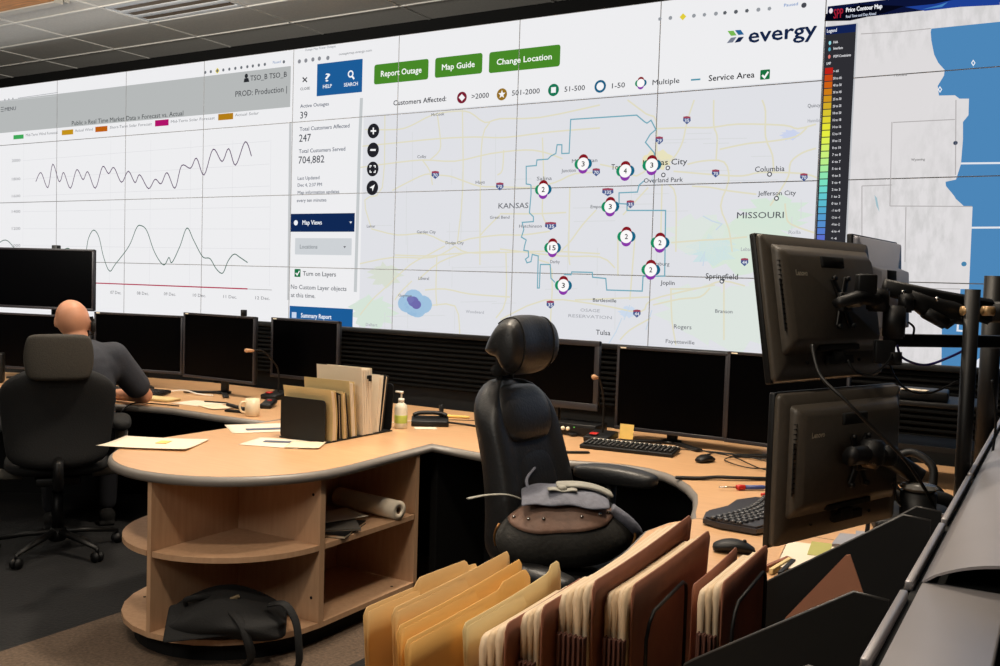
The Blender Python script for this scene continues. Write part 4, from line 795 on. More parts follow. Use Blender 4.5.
# ------------------------------------------------------------------ OFFICE CHAIRS
def office_chair(name, label, loc, rz, lea, back, head, arms=(1, 1), seat_w=.52):
    t = thing(name, label, 'office chair', loc, rz)
    # base: five star legs on castors
    m = MB(); m.cyl(.045, .07, (0, 0, .10), n=20, bev=.008)
    for k in range(5):
        a = 2*PI*k/5+.31; c, s_ = math.cos(a), math.sin(a)
        m.tube([(c*.03, s_*.03, .115), (c*.16, s_*.16, .10), (c*.32, s_*.32, .072)], [.026, .021, .015], n=8, flat=.7)
    m.obj('star_base', DKM, t)
    for k in range(5):
        a = 2*PI*k/5+.31; c, s_ = math.cos(a)*.32, math.sin(a)*.32
        m = MB(); m.cyl(.009, .03, (c, s_, .062))
        for q in (-1, 1): m.cyl(.028, .018, (c-math.sin(a)*.014*q, s_+math.cos(a)*.014*q, .0285), (R(90), 0, a), n=18, bev=.003)
        m.obj('castor', BLK, t)
    m = MB(); m.cyl(.028, .2, (0, 0, .23)); m.cyl(.016, .12, (0, 0, .36), mi=1); m.obj('gas_cylinder', [BLK, CHROME], t)
    m = MB(); m.box((.22, .3, .05), (0, -.02, .415), bev=.012); m.tube([(.1, .02, .41), (.24, .04, .40), (.29, .05, .405)], .006); m.tube([(0, -.14, .41), (0, -.30, .43), (0, -.345, .56)], [.03, .028, .024], flat=1.6); m.obj('mechanism', DKM, t)
    # seat cushion
    rg = []
    for i in range(9):
        u = i/8; k = math.sin(PI*(.08+.84*u))**.35; z = .44+.10*u
        rg.append([(x, y+.01, z + (.016*(x/.26)**2 if u > .5 else 0) - (.03*max(0, (y-.12)/.14)**2 if u > .5 else 0)) for x, y in superring(seat_w/2*k, .255*k, .55, 32)])
    MB().loft(rg).obj('seat', lea, t, sub=1)
    # backrest
    rg = []; zb_, zt, w0, w1, dy = back['z0'], back['z1'], back['w0'], back['w1'], back.get('d', .06)
    N = 14
    for i in range(N+1):
        u = i/N; ew = (1-max(0, (u-.72)/.28)**2.6*.62)*(1-max(0, (.12-u)/.12)**2*.35); w_ = (w0+(w1-w0)*math.sin(PI*min(1, u*1.15)*.5+0.0))*ew
        d = dy*(1+back.get('rec', 0)*4*(1-u)**2)*(1-max(0, (u-.86)/.14)**2*.6)*(1-max(0, (.08-u)/.08)**2*.5); z = zb_+(zt-zb_)*u; yc = -.27+back.get('rec', 0)*(1-u)**1.5-.05*u+.035*math.sin(PI*u*1.1)
        ring = []
        for x, y in superring(w_, d, .62, 36):
            f = abs(x/w_)
            ring.append((x, yc + y + .045*f**3 - (.012*math.exp(-((f-.55)/.09)**2) if y > 0 else 0), z))
        rg.append(ring)
    MB().loft(rg).obj('backrest', back['mat'], t, sub=1)
    if back.get('panel'):
        for nm, ua, ub, pw, pd in (('upper_cushion', .66, .97, .175, .062), ('lumbar_panel', .06, .66, .145, .040)):
            rg = []
            for i in range(11):
                u = i/10; uu = ua+(ub-ua)*u; z = zb_+(zt-zb_)*uu; k = math.sin(PI*(.07+.86*u))**.32; yc = -.27+back.get('rec', 0)*(1-uu)**1.5-.05*uu+.035*math.sin(PI*uu*1.1)+dy*.66
                rg.append([(x, yc+y, z) for x, y in superring(pw*k, pd*k, .6, 24)])
            MB().loft(rg).obj(nm, lea, t, sub=1)
    # headrest with bracket
    hz0, hz1, hw, hd, hy = head['z0'], head['z1'], head['w'], head['d'], head.get('y', -.30)
    rg = []
    if head.get('side'):   # D-shaped cushion lofted across its width, rear underside cut away for the bracket
        prof = spline([Vector((0, *p)) for p in ((-.092, .085), (-.072, .135), (-.030, .195), (.025, .222), (.072, .205), (.098, .13), (.088, .045), (.045, .002), (.005, .010), (-.030, .058), (-.070, .070), (-.092, .085))], 4)[:-1]
        for i in range(15):
            f = -1+2*i/14; k = (1-abs(f)**3.2*.42)
            rg.append([(hw*f, hy + p.y*k + head['wing']*abs(f)**2, hz0 + .115 + (p.z-.115)*k) for p in prof])
    else:
        for i in range(11):
            u = i/10; k = math.sin(PI*(.07+.86*u))**head.get('e', .3)
            rg.append([(x, hy + y + head.get('wing', .03)*(abs(x)/hw)**2.2, hz0+(hz1-hz0)*u + head.get('tilt', 0)*y) for x, y in superring(hw*k, hd*k, head.get('sq', .6), 36)])
    MB().loft(rg).obj('headrest', head['mat'], t, sub=1)
    if head.get('seam'):
        for fx_ in (-.62, .62): MB().tube([(hw*fx_, hy+p.y*1.0*(1-abs(fx_)**3.2*.42)+head['wing']*fx_**2, hz0+.115+(p.z-.115)*(1-abs(fx_)**3.2*.42)) for p in prof[8:34]], .0035, n=5).obj('piping', BLKM, t)
    m = MB()
    for x in (-.035, .035) if not head.get('one') else (-.02, .02): m.tube([(x, hy-.03, zt-.14), (x, hy-.045, zt+.02), (x, hy-.025, hz0+.05)], .008)
    m.box((.1, .03, .06), (0, hy-.045, hz0+.03), bev=.006); m.cyl(.022, .11, (0, hy-.055, hz0+.01), (0, R(90), 0)); m.ball(.018, (-.05, hy-.06, hz0-.02)); m.box((.09, .02, .05), (0, hy-.05, zt-.02), bev=.005)
    if head.get('hide'):
        m = MB(); m.box((.10, .03, .12), (0, hy+.04, hz0+.02), bev=.008)
    m.obj('headrest_bracket', BLKM, t)
    for s_, on in ((-1, arms[0]), (1, arms[1])):
        if not on: continue
        m = MB(); az = .70 if on is True or on == 1 else on
        m.tube([(s_*.17, .0, .43), (s_*.29, -.0, .44), (s_*.315, -.01, .5), (s_*.315, -.01, az-.03)], [.02, .02, .022, .022], flat=1.5); m.obj('arm_support', head.get('arm', DKM), t)
        rg = []
        for i in range(9):
            u = i/8; k = math.sin(PI*(.09+.82*u))**.4
            rg.append([(s_*.31+x, -.17+.36*u, az+y-.02*(u-.5)**2) for x, y in superring(.056*k, .038*k, .7, 20)])
        MB().loft(rg).obj('arm_pad', lea, t, sub=1)
    return t
office_chair('office_chair', 'high backed black office chair whose occupant wears a grey shirt', (-4.60, 3.15, 0), R(56), FABB,
    dict(z0=.50, z1=1.03, w0=.23, w1=.275, mat=FABB, d=.05), dict(z0=.965, z1=1.20, w=.160, d=.045, mat=FABR, y=-.375, e=.13, sq=.42, wing=.02, hide=True, arm=mat('grey_arm_plastic', (112, 108, 100), .5, noise=.1)), arms=(1, 1))
office_chair('office_chair', 'empty black leather office chair with a bag on its seat', (-1.50, 3.08, 0), R(-93), LEATH,
    dict(z0=.50, z1=1.165, w0=.27, w1=.225, mat=LEATH, d=.075, panel=True, rec=.09), dict(z0=1.183, z1=1.41, w=.168, d=.086, mat=LEATH, y=-.265, wing=.035, seam=True, side=True), arms=(.79, .545))

# ------------------------------------------------------------------ SEATED MAN
man = thing('person', 'bald man in a dark grey short sleeved shirt writing at the left desk', 'person', (-4.60, 3.17, 0), math.atan2(.82, .57))
# local frame: +x to his right in the picture, +y the way he faces
def ell(m, c, r_, rot=(0, 0, 0)): m.ball(r_, c, rot, n=24)
SHR, SHL = (.262, .22, 1.035), (-.03, .33, 1.04); ELR, ELL = (.44, .32, .80), (-.12, .53, .82); HDR, HDL = (.24, .60, .775), (.02, .70, .775)
b = MB()
ell(b, (.052, .345, 1.240), (.090, .108, .112), (R(-26), R(-14), 0)); ell(b, (.058, .395, 1.195), (.062, .072, .078), (R(-22), R(-8), 0)); ell(b, (.06, .435, 1.145), (.045, .038, .035))
ell(b, (.056, .478, 1.20), (.014, .022, .026))
for s_ in (-1, 1): ell(b, (.056+s_*.091, .365, 1.212-s_*.010), (.010, .024, .034), (R(-22), 0, 0)); ell(b, (.056+s_*.032, .462, 1.222), (.012, .010, .009))
ell(b, (.058, .468, 1.152), (.026, .012, .008))
b.cap((.085, .28, 1.07), (.065, .325, 1.18), .062, .062); b.cap((.10, .24, .99), (.09, .27, 1.06), .07, .060)
b.cap((.10, .12, .62), (.10, .15, .80), .15, .14); b.cap((.10, .16, .85), (.10, .19, .93), .135, .12)
for sh_, el_, hd_ in ((SHR, ELR, HDR), (SHL, ELL, HDL)):
    b.cap(sh_, el_, .058, .045); b.cap(el_, hd_, .046, .029)
for s_, kx in ((1, .22), (-1, -.02)):
    b.cap((.10+s_*.09, .10, .575), (kx+s_*.03, .52, .56), .088, .062); b.cap((kx+s_*.03, .52, .55), (kx+s_*.03, .56, .12), .058, .038); b.cap((kx+s_*.03, .54, .055), (kx+s_*.04, .70, .035), .038, .03)
def hand(m, w_, d, side):
    """palm, four fingers and a thumb curled on the desk; w_ wrist, d direction in plan"""
    w_ = Vector(w_); d = Vector((*d, 0)).normalized(); r_ = Vector((d.y, -d.x, 0))*side; up = Vector((0, 0, 1))
    m.cap(w_, w_+d*.035, .027, .030); 
    for i, (o_, L_) in enumerate(((-.028, .062), (-.010, .072), (.009, .068), (.026, .054))):
        k0 = w_+d*.055+r_*o_+up*.004; k1 = k0+d*L_*.45+up*.004; k2 = k1+d*L_*.3-up*.010; k3 = k2+d*L_*.2-up*.013
        m.cap(w_+d*.03+r_*o_*.7, k0, .014, .0105); m.cap(k0, k1, .0098, .0092); m.cap(k1, k2, .0090, .0084); m.cap(k2, k3, .0084, .0074)
    q0 = w_+d*.012-r_*.024; q1 = q0+d*.03-r_*.022-up*.006; q2 = q1+d*.028-r_*.004-up*.004; m.cap(q0, q1, .014, .011); m.cap(q1, q2, .0105, .009)
hand(b, HDR, (-.6, .8), -1); hand(b, HDL, (.5, .85), 1)
body = b.obj('body', SKIN, man, remesh=.0065, smooth=3); body['label'] = 'bare head, neck and forearms'
# shirt
b = MB()
b.cap((.10, .10, .60), (.10, .14, .78), .185, .175); b.cap((.10, .14, .78), (.10, .20, .95), .178, .178)
b.ball((.215, .135, .15), (.10, .205, .975), (R(-14), 0, 0), n=24); b.cap((.04, .26, 1.035), (.19, .22, 1.03), .086, .088); b.ball((.125, .09, .06), (.105, .245, 1.075), n=20); b.cap((.09, .262, 1.05), (.083, .278, 1.095), .085, .068)
for sh_, el_ in ((SHR, ELR), (SHL, ELL)):
    s2, e2 = Vector(sh_), Vector(el_); b.cap(s2, s2.lerp(e2, .5), .086, .080); b.cap(s2.lerp(e2, .5), s2.lerp(e2, .74), .080, .076)
    b.cap(Vector((.11, .22, 1.01)), s2, .10, .086)
sh_o = b.obj('shirt', SHIRT, man, remesh=.009, smooth=6)
m = MB(); P = [(.080+.068*math.cos(a), .282+.066*math.sin(a), 1.112+.010*math.sin(a)-.012*math.cos(a)) for a in [2*PI*k/28 for k in range(29)]]; m.tube(P, .012, n=8, flat=1.6, cap=False); m.obj('collar', SHIRT, man)
b = MB(); b.cap((.0, .08, .57), (.20, .08, .57), .125, .125)
for s_, kx in ((1, .22), (-1, -.02)): b.cap((.10+s_*.09, .10, .575), (kx+s_*.03, .52, .56), .105, .078); b.cap((kx+s_*.03, .52, .55), (kx+s_*.03, .56, .13), .074, .056)
b.obj('trousers', JEAN, man, remesh=.012, smooth=4)
for s_, kx in ((1, .25), (-1, -.05)): 
    b = MB(); b.cap((kx, .52, .055), (kx, .70, .045), .048, .04); b.box((.09, .27, .02), (kx, .61, .012), bev=.006); b.obj('shoe', BLKM, man, remesh=.008, smooth=2)
# headset
hs = thing('headset', 'black headset over the right ear of the bald man', 'headset', (-4.60, 3.17, 0), math.atan2(.82, .57))
m = MB(); m.cyl(.034, .024, (.158, .352, 1.195), (0, R(90), R(6)), bev=.006, n=24); m.obj('ear_pad', BLKM, hs)
m = MB(); m.tube(spline([(.160, .35, 1.215), (.157, .35, 1.235), (.150, .35, 1.255)]), .006, n=6, flat=1.6); m.obj('ear_hook', BLKM, hs)
m = MB(); m.tube(spline([(.165, .36, 1.18), (.158, .42, 1.15), (.11, .485, 1.142)]), .004); m.ball(.009, (.11, .488, 1.142)); m.obj('microphone_boom', BLKM, hs)

# ------------------------------------------------------------------ BAGS
OLIVE = mat('dark_waxed_canvas', (40, 38, 34), .75, noise=.3, scale=60, bump=.3); GREYB = mat('slate_grey_canvas', (104, 106, 118), .75, noise=.25, scale=50, bump=.3)
TANL = mat('taupe_leather', (122, 92, 76), .6, noise=.2, scale=50, bump=.2); GCAN = mat('pale_grey_lining', (150, 148, 138), .7, noise=.3, scale=40)
bg = thing('backpack', 'grey and taupe studded backpack lying on the empty chair seat', 'bag', (-1.475, 2.955, .548), R(30))
b = MB(); rg = []
for i in range(12):
    u = i/11; k = math.sin(PI*(.06+.90*u))**.38*(1-.38*u**2); z = .0+.25*u
    rg.append([(x*(1+.05*math.sin(7*math.atan2(y, x)+u*3)), y*(1+.05*math.sin(5*math.atan2(y, x)+1)), z+.012*math.sin(9*x)+.02*u*x) for x, y in superring(.265*k, .17*k, .75, 40)])
b.loft(rg).obj('body', OLIVE, bg, sub=1)
def bagpt(a, u, off=.004):  # a point on the bag's side
    k = math.sin(PI*(.06+.90*u))**.38*(1-.38*u**2); c, s_ = math.cos(a), math.sin(a)
    x, y = (.265*k)*math.copysign(abs(c)**.75, c), (.17*k)*math.copysign(abs(s_)**.75, s_)
    x *= 1+.05*math.sin(7*math.atan2(y, x)+u*3); y *= 1+.05*math.sin(5*math.atan2(y, x)+1)
    n = Vector((x, y, .02)).normalized()*off; return Vector((x, y, .25*u+.012*math.sin(9*x)+.02*u*x))+n
m = MB(); m.grid(lambda u, v: bagpt(R(-158+128*u), .74-.16*math.sin(PI*u)+(.22+.14*math.sin(PI*u))*v, .006), 30, 8); m.obj('taupe_yoke', TANL, bg, solid=.004)
m = MB()
for a in (-145, -125, -105, -80, -60, -42): p = bagpt(R(a), .76, .011); m.ball(.0065, p, n=10)
m.obj('studs', CHROME, bg)
m = MB(); m.grid(lambda u, v: (-.150+.30*u, -.125+.21*v+.01*math.sin(6*u), .215+.050*math.sin(PI*(.1+.8*u))**.6*min(1, math.sin(PI*(v*.75+.06))*1.5)+.004*math.sin(14*u+6*v)), 20, 12); m.obj('top_flap', GREYB, bg, solid=.008, sub=1)
m = MB(); m.grid(lambda u, v: (-.03+.2*u, -.045+.08*v, .276+.006*math.sin(PI*u)-.03*u**3), 10, 6); m.obj('grey_strap_pad', GCAN, bg, solid=.012, sub=1)
m = MB(); m.grid(lambda u, v: (-.06+.1*u, -.085+.045*v, .272+.003*math.sin(9*u)), 6, 4); m.ball((.014, .012, .008), (-.01, -.06, .277)); m.obj('open_pocket', GCAN, bg, solid=.004)
m = MB(); m.tube(spline([(-.15, -.02, .225), (-.20, -.05, .245), (-.27, -.09, .250), (-.33, -.14, .247)]), .009, flat=.4); m.obj('strap', GCAN, bg)
m = MB(); m.tube(spline([(-.12, .03, .24), (-.13, .1, .27), (-.10, .17, .30)]), .006, flat=.5); m.obj('strap', GREYB, bg)
m = MB(); m.tube(spline([bagpt(R(-28+9*k), .78-.12*k, .0) for k in range(5)]), .027, n=14, flat=.8); m.obj('side_pocket', GREYB, bg)
BRASS = mat('brass', (170, 120, 70), .35, metal=.7)
MB().tube([bagpt(R(-168-k*3), .62-.09*k, .004) for k in range(6)], .005, n=6).obj('brass_zip', BRASS, bg)
MB().tube([bagpt(R(-14), .62-.1*k, .010) for k in range(5)], .005, n=6).obj('brass_zip', BRASS, bg)
# small bag lying on the floor
fb = thing('backpack', 'soft black backpack slumped on the bottom rounded shelf', 'bag', (-2.785, 2.665, .122), R(41)); fb.rotation_euler = (R(13), 0, R(41))
b = MB(); rg = []
for i in range(11):
    u = i/10; x = -.24+.46*u; k = math.sin(PI*(.05+.9*u))**.4; hh = (.030+.034*math.sin(PI*min(1, .15+u*.8))**1.1)*k+.008; dd = .15*k
    rg.append([(x+.012*math.sin(4*a_), dd*math.copysign(abs(math.cos(a_))**.7, math.cos(a_))+.02*math.sin(5*u), max(.004, hh+hh*math.sin(a_)*.96+.010*math.sin(3*a_+7*u))) for a_ in [2*PI*k_/32 for k_ in range(32)]])
b.loft(rg).obj('body', FABB, fb, sub=1)
m = MB(); m.grid(lambda u, v: (-.235+.28*u, -.145+.17*v+.02*u, .035+.055*v+.012*u+.008*math.sin(3*PI*u)*v), 14, 8); m.obj('front_flap', FABB, fb, solid=.010, sub=1)
m = MB(); m.tube(spline([(-.16, .02, .08), (-.17, .0, .125), (-.12, -.01, .145), (-.07, .01, .13), (-.05, .03, .11)]), .012, flat=.45); m.obj('handle_loop', FABB, fb)
m = MB(); m.tube(spline([(.15, -.02, .11), (.21, -.05, .13), (.255, -.09, .08), (.27, -.13, .0), (.27, -.15, -.08), (.23, -.17, -.098)]), .020, flat=.3); m.obj('strap', FABB, fb)
m = MB(); m.tube(spline([(.0, -.06, .125), (.05, -.12, .10), (.08, -.155, .04), (.09, -.165, -.04), (.02, -.18, -.09)]), .020, flat=.3); m.obj('strap', FABB, fb)
m = MB(); m.box((.10, .012, .014), (-.01, -.02, .133), (0, R(-14), R(14)), bev=.003); m.obj('tan_tag', mat('faded_tan_tag', (120, 104, 78), .8, noise=.2), fb)
# ------------------------------------------------------------------ NEAR WORKSTATION: rear view monitors
def rear_monitor(P, ang, w_, h_, tilt, label, logo=True):
    t = thing('monitor', label, 'monitor', P, 0); t.rotation_euler = (tilt, 0, ang)
    m = MB(); m.box((w_, .018, h_), (w_/2, .012, h_/2), bev=.004); m.obj('front_frame', BLK, t)
    m = MB(); m.box((w_-.03, .003, h_-.035), (w_/2, .0225, h_/2)); m.obj('screen', SCR, t)
    # tapered back shell with raised housing
    def ring(x0, x1, z0, z1, y, r_=.012): return [(x, y, z) for x, z in rrect(x1-x0, z1-z0, r_, 4, (x0+x1)/2, (z0+z1)/2)]
    m = MB(); m.loft([ring(.002, w_-.002, .002, h_-.002, .004), ring(.006, w_-.006, .006, h_-.006, -.010), ring(.05, w_-.05, .05, h_-.055, -.016)]); m.obj('back_shell', BACKP, t)
    a0, a1, b0, b1 = .13*w_, .90*w_, .27*h_, .84*h_
    m = MB(); m.loft([ring(a0-.035, a1+.035, b0-.035, b1+.03, -.014), ring(a0-.01, a1+.01, b0-.012, b1+.012, -.030), ring(a0, a1, b0, b1, -.040, .01)])
    m.obj('housing', BACKP, t)
    m = MB(); m.box((.11, .014, .030), (w_*.50, -.0405, b1-.012), (0, 0, 0), bev=.004); m.obj('cable_recess', BLKM, t)
    m = MB()
    for k in range(16): m.box((.002, .003, .13), (a0-.026+.0*k, -.024, b0+.09)) if k == 0 else m.box((.016, .002, .0018), (a0-.022, -.0245, b0+.02+.012*k))
    m.obj('vents', BLKM, t)
    me, mw, x0 = text_mesh('Lenovo', .3); m = MB(); k = .056/mw
    vs = [m.bm.verts.new((a0+.022+(v.co.x-x0)*k, -.0409, b1-.050+v.co.y*k)) for v in me.vertices]
    for f in me.polygons:
        try: m.bm.faces.new([vs[i] for i in f.vertices])
        except ValueError: pass
    bpy.data.meshes.remove(me); m.obj('maker_lettering', LETR, t)
    # lower ledge with connector slots
    m = MB(); m.box((.20, .016, .014), (w_*.52, -.026, b0-.020), bev=.002); m.box((.13, .012, .022), (w_*.52, -.026, b0-.052), bev=.002); m.box((.05, .016, .03), (w_*.5, -.028, b0-.045), bev=.003)
    for q in range(4): m.cyl(.004, .004, (w_*(.25+.16*q), -.020, .045), (R(90), 0, 0), n=8)
    m.obj('connector_bay', BLKM, t)
    # mounting bracket, an X with knuckle
    cx, cz = w_*.53, (b0+b1)/2-.012
    m = MB()
    for s_ in (-1, 1): m.box((.145, .008, .020), (cx, -.048, cz), (0, R(s_*62), 0), bev=.003)
    m.box((.05, .016, .05), (cx, -.056, cz), bev=.004)
    for sx in (-1, 1):
        for sz in (-1, 1): m.cyl(.007, .010, (cx+sx*.034, -.054, cz+sz*.062), (R(90), 0, 0), n=10)
    m.obj('mounting_bracket', DKM, t)
    m = MB(); m.cyl(.017, .05, (cx, -.075, cz), (R(90), 0, 0), bev=.003); m.obj('bracket_knuckle', mat('worn_steel', (150, 134, 112), .4, metal=.6, noise=.3), t)
    return t
PL, PU = zp(769, 549, 2.3), zp(772, 389, 2.3)
m1 = rear_monitor(PL, R(69.7), .565, .378, 0, 'lower of the two monitors seen from behind, its casing in shadow')
m2 = rear_monitor(PU+Vector((0, 0, .012)), R(72.7), .545, .372, R(-10), 'upper of the two monitors seen from behind, tilted forward')
LAV = mat('light_grey_plastic', (150, 150, 158), .5, noise=.06)
P3 = zp(854, 345, 2.82)
t = thing('monitor', 'light grey backed monitor seen edge on behind the upper black one', 'monitor', P3, 0); t.rotation_euler = (R(-3), 0, R(84))
m = MB(); m.box((.50, .018, .33), (.25, .012, .165), bev=.004); m.obj('front_frame', BLK, t)
m = MB(); m.loft([[(x, y, z) for x, z in rrect(w_, h_, .01, 4, .25, zc)] for w_, h_, zc, y in ((.49, .32, .165, .003), (.48, .31, .165, -.012), (.34, .20, .14, -.020), (.32, .18, .135, -.055))]); m.obj('back_shell', LAV, t)
m = MB(); m.box((.10, .012, .05), (.20, -.052, .20), bev=.003); m.box((.03, .02, .2), (.03, -.012, .17)); m.obj('cable_recess', BLKM, t)
MB().box((.47, .003, .29), (.25, .0225, .165)).obj('screen', SCR, t)
# ------------------------------------------------------------------ pole stands and arms
st = thing('monitor_stand', 'tall black monitor pole with crossbar and jointed arms at right', 'monitor stand', (-.215, 2.775, .742))
def A(x, y, t_): return zp(x, y, t_) - st.location
m = MB(); m.tube([(0, 0, 0), (0, 0, .80)], .019, n=20); m.obj('pole', DKM, st)
m = MB(); m.cyl(.043, .018, (0, 0, .009), n=28, bev=.003); m.obj('desk_clamp', DKM, st)
s3 = thing('monitor_stand', 'plain thick black pole farther back at the very right edge', 'monitor stand', (-.235, 3.92, .742))
MB().tube([(0, 0, 0), (0, 0, .86)], .034, n=20).obj('pole', DKM, s3); MB().cyl(.06, .018, (0, 0, .009), n=28, bev=.003).obj('desk_clamp', DKM, s3)
m = MB(); a, b = A(886, 341, 2.52), A(1010, 341, 2.64); m.box(((b-a).length, .03, .034), (a+b)/2, (0, 0, math.atan2(b.y-a.y, b.x-a.x)), bev=.004); m.obj('crossbar', DKM, st)
m = MB(); a, b = A(884, 287, 2.5), A(990, 312, 2.6); d = b-a
m.tube([a, a+d*.5, b], [.010, .012, .016], n=8, flat=2.2); m.tube([b, A(1040, 312, 2.6)], .018, n=8, flat=1.6); m.obj('upper_arm', DKM, st)
m = MB(); m.tube([A(908, 296, 2.52), A(925, 306, 2.53), A(950, 312, 2.55), A(972, 318, 2.55)], [.016, .022, .024, .018], n=10, flat=1.3); m.tube([A(925, 312, 2.52), A(945, 323, 2.53)], .018, n=8); m.tube([A(945, 325, 2.54), A(964, 312, 2.55)], [.014, .012], n=8); m.obj('lower_arm', DKM, st)
for (x, y, t_, l_) in ((894, 322, 2.46, .085), (878, 300, 2.46, .06), (906, 303, 2.5, .05)):
    m = MB(); m.cyl(.028 if x != 906 else .02, l_, A(x, y, t_), n=24, bev=.005); m.obj('joint_barrel', BLK, st)
m = MB(); m.tube([A(878, 300, 2.46), A(858, 297, 2.4), A(838, 303, 2.34)], [.024, .020, .016], n=10, flat=.8); m.box((.05, .03, .05), A(866, 284, 2.42), (0, 0, R(30)), bev=.005); m.obj('forearm', BLK, st)
m = MB(); m.tube([A(893, 352, 2.46), A(893, 365, 2.46)], .022, n=12); m.box((.05, .03, .06), A(884, 352, 2.46), (0, 0, R(20)), bev=.004); m.obj('collar', BLK, st)
BRS = mat('tan_bolt', (186, 150, 104), .35, metal=.4, noise=.1)
m = MB()
for x in (967, 988): c = A(x, 311, 2.50); m.tube([c-Vector((.012, .007, 0)), c+Vector((.012, .007, 0))], .013, n=14)
m.obj('clamp_bolts', BRS, st)
m = MB()
for x, y in ((903, 292), (937, 299)): m.ball(.006, A(x, y, 2.47), n=8)
m.obj('arm_screws', CHROME, st)
# lower arm post
s2 = thing('monitor_stand', 'short black post with a curved arm holding the lower monitor', 'monitor stand', (-.31, 2.70, .742))
def B_(x, y, t_): return zp(x, y, t_) - s2.location
m = MB(); m.cyl(.045, .27, (0, 0, .135), n=28, bev=.006); m.obj('post', BLK, s2)
m = MB(); m.cyl(.047, .014, (0, 0, .277), n=28, bev=.005); m.obj('post_cap', mat('glossy_grey', (110, 108, 104), .2, noise=.05), s2)
m = MB(); m.tube(spline([B_(920, 478, 2.55), B_(905, 468, 2.55), B_(888, 458, 2.5), B_(868, 455, 2.42), B_(850, 456, 2.36)]), .021, n=12, flat=1.2); m.obj('arm', BLK, s2)
m = MB(); m.cyl(.03, .06, B_(872, 452, 2.42), n=22, bev=.005); m.cyl(.026, .05, B_(887, 455, 2.48), n=22, bev=.005); m.obj('joint_barrel', BLK, s2)
m = MB(); m.box((.20, .16, .016), (-.16, -.10, .008), (0, 0, R(70)), bev=.004); m.obj('foot_plate', DKM, s2)
# clutter behind the arms: headsets and phone
t = thing('conference_phone', 'black rounded phone with glossy top behind the monitor post', 'phone', (-.40, 3.45, .742), R(20))
m = MB(); m.box((.30, .22, .05), (0, 0, .03), (R(8), 0, 0), bev=.018, seg=3); m.obj('body', BLK, t)
m = MB(); m.tube(spline([(-.13, .02, .075), (-.09, .02, .10), (0, .02, .108), (.09, .02, .10), (.13, .02, .075)]), [.026]*33, n=10, flat=.7) if False else m.tube(spline([(-.13, .02, .075), (-.09, .02, .10), (0, .02, .108), (.09, .02, .10), (.13, .02, .075)], 6), .022, n=12); m.obj('handset', BLK, t)
m = MB(); m.box((.08, .004, .03), (.05, -.10, .065), (R(40), 0, 0), bev=.001); m.obj('display_window', LAV, t)
t = thing('headset', 'black headset with round ear cups lying behind the lower monitor', 'headset', (-.46, 3.75, .742), R(10))
m = MB()
for s_ in (-1, 1): m.cyl(.045, .035, (s_*.075, 0, .05), (R(70), 0, 0), n=24, bev=.008)
m.obj('ear_cups', BLK, t); m = MB(); m.tube(spline([(-.075, 0, .09), (-.07, .02, .16), (0, .04, .20), (.07, .02, .16), (.075, 0, .09)]), .010, n=8, flat=1.5); m.obj('headband', BLK, t)
# shelf tray on posts behind (dark equipment rack)
rk2 = thing('equipment_shelf', 'dark equipment riser in the shade behind the monitor arms', 'shelf', (-.55, 4.35, .742))
m = MB(); m.box((.62, .34, .02), (0, 0, .34), bev=.003); m.obj('top', BLK, rk2)
for sx in (-1, 1): MB().box((.02, .32, .33), (sx*.29, 0, .165)).obj('side', BLKM, rk2)
MB().box((.56, .30, .02), (0, 0, .16)).obj('tray', BLK, rk2)
def thin_box(nm, loc, size, rz, m_, lab, cat): o = MB().box(size, (0, 0, size[2]/2), bev=min(size)*.2).obj(nm, m_, loc=loc); o.rotation_euler = (0, 0, rz); return tag(o, lab, cat)
thin_box('cable_box', (-.62, 4.28, .743), (.2, .2, .10), R(12), BLKM, 'small black box inside the dark equipment riser', 'box')
thin_box('network_switch', (-.55, 4.30, 1.0935), (.3, .18, .04), R(4), DKM, 'flat dark unit on top of the equipment riser', 'network switch')
thin_box('paper_label', (-.52, 4.22, 1.135), (.10, .05, .003), R(-10), PAPERW, 'small white card on the flat dark unit', 'card')
# white paper in front of it
sheet('loose_paper', -.37, 3.20, .7425, .16, .20, R(30), PAPERW, 'white sheet right of the short black post')
booklet('notebook', -.575, 2.83, .741, .22, .30, .012, R(8), PAPERW, PAPER, 'cream notebook under the near monitors with a green patch', 'notebook')
tag(MB().box((.06, .16, .001), tuple(gp(820, 549, .7542)), (0, 0, R(8))).obj('sticky_note', mat('olive_green_note', (168, 164, 92), .7, noise=.05)), 'olive green note stuck on the cream notebook', 'note')
t = thing('desk_mount', 'grey angular mount plate on the desk with a thin rod', 'mount', (-.50, 3.12, .741), R(25))
m = MB(); m.prism([(-.12, -.06), (.13, -.05), (.15, .06), (-.06, .08)], 0, .012); m.prism([(-.04, -.03), (.09, -.03), (.10, .04), (-.02, .05)], .012, .03); m.obj('plate', LAV, t)
m = MB(); m.tube([(0, 0, .03), (.02, .01, .30)], .007, n=10); m.ball(.012, (.02, .01, .30), n=12); m.obj('rod', DKM, t)
for k, (x, lab) in enumerate(((-.66, 'brown marker standing third from the notebook'), (-.645, 'pale wooden ruler upright by the notebook'), (-.625, 'dark marker next to the cream notebook'))):
    m = MB(); m.box((.012, .15, .016), (0, 0, .008), bev=.002); o = m.obj('marker', (BROWN, MANILAP, BLK)[k], loc=(x-.01, 2.70-.01*k, .742)); o.rotation_euler = (0, 0, R(-12+6*k)); tag(o, lab.replace('standing', 'lying').replace('upright', 'flat'), 'marker')
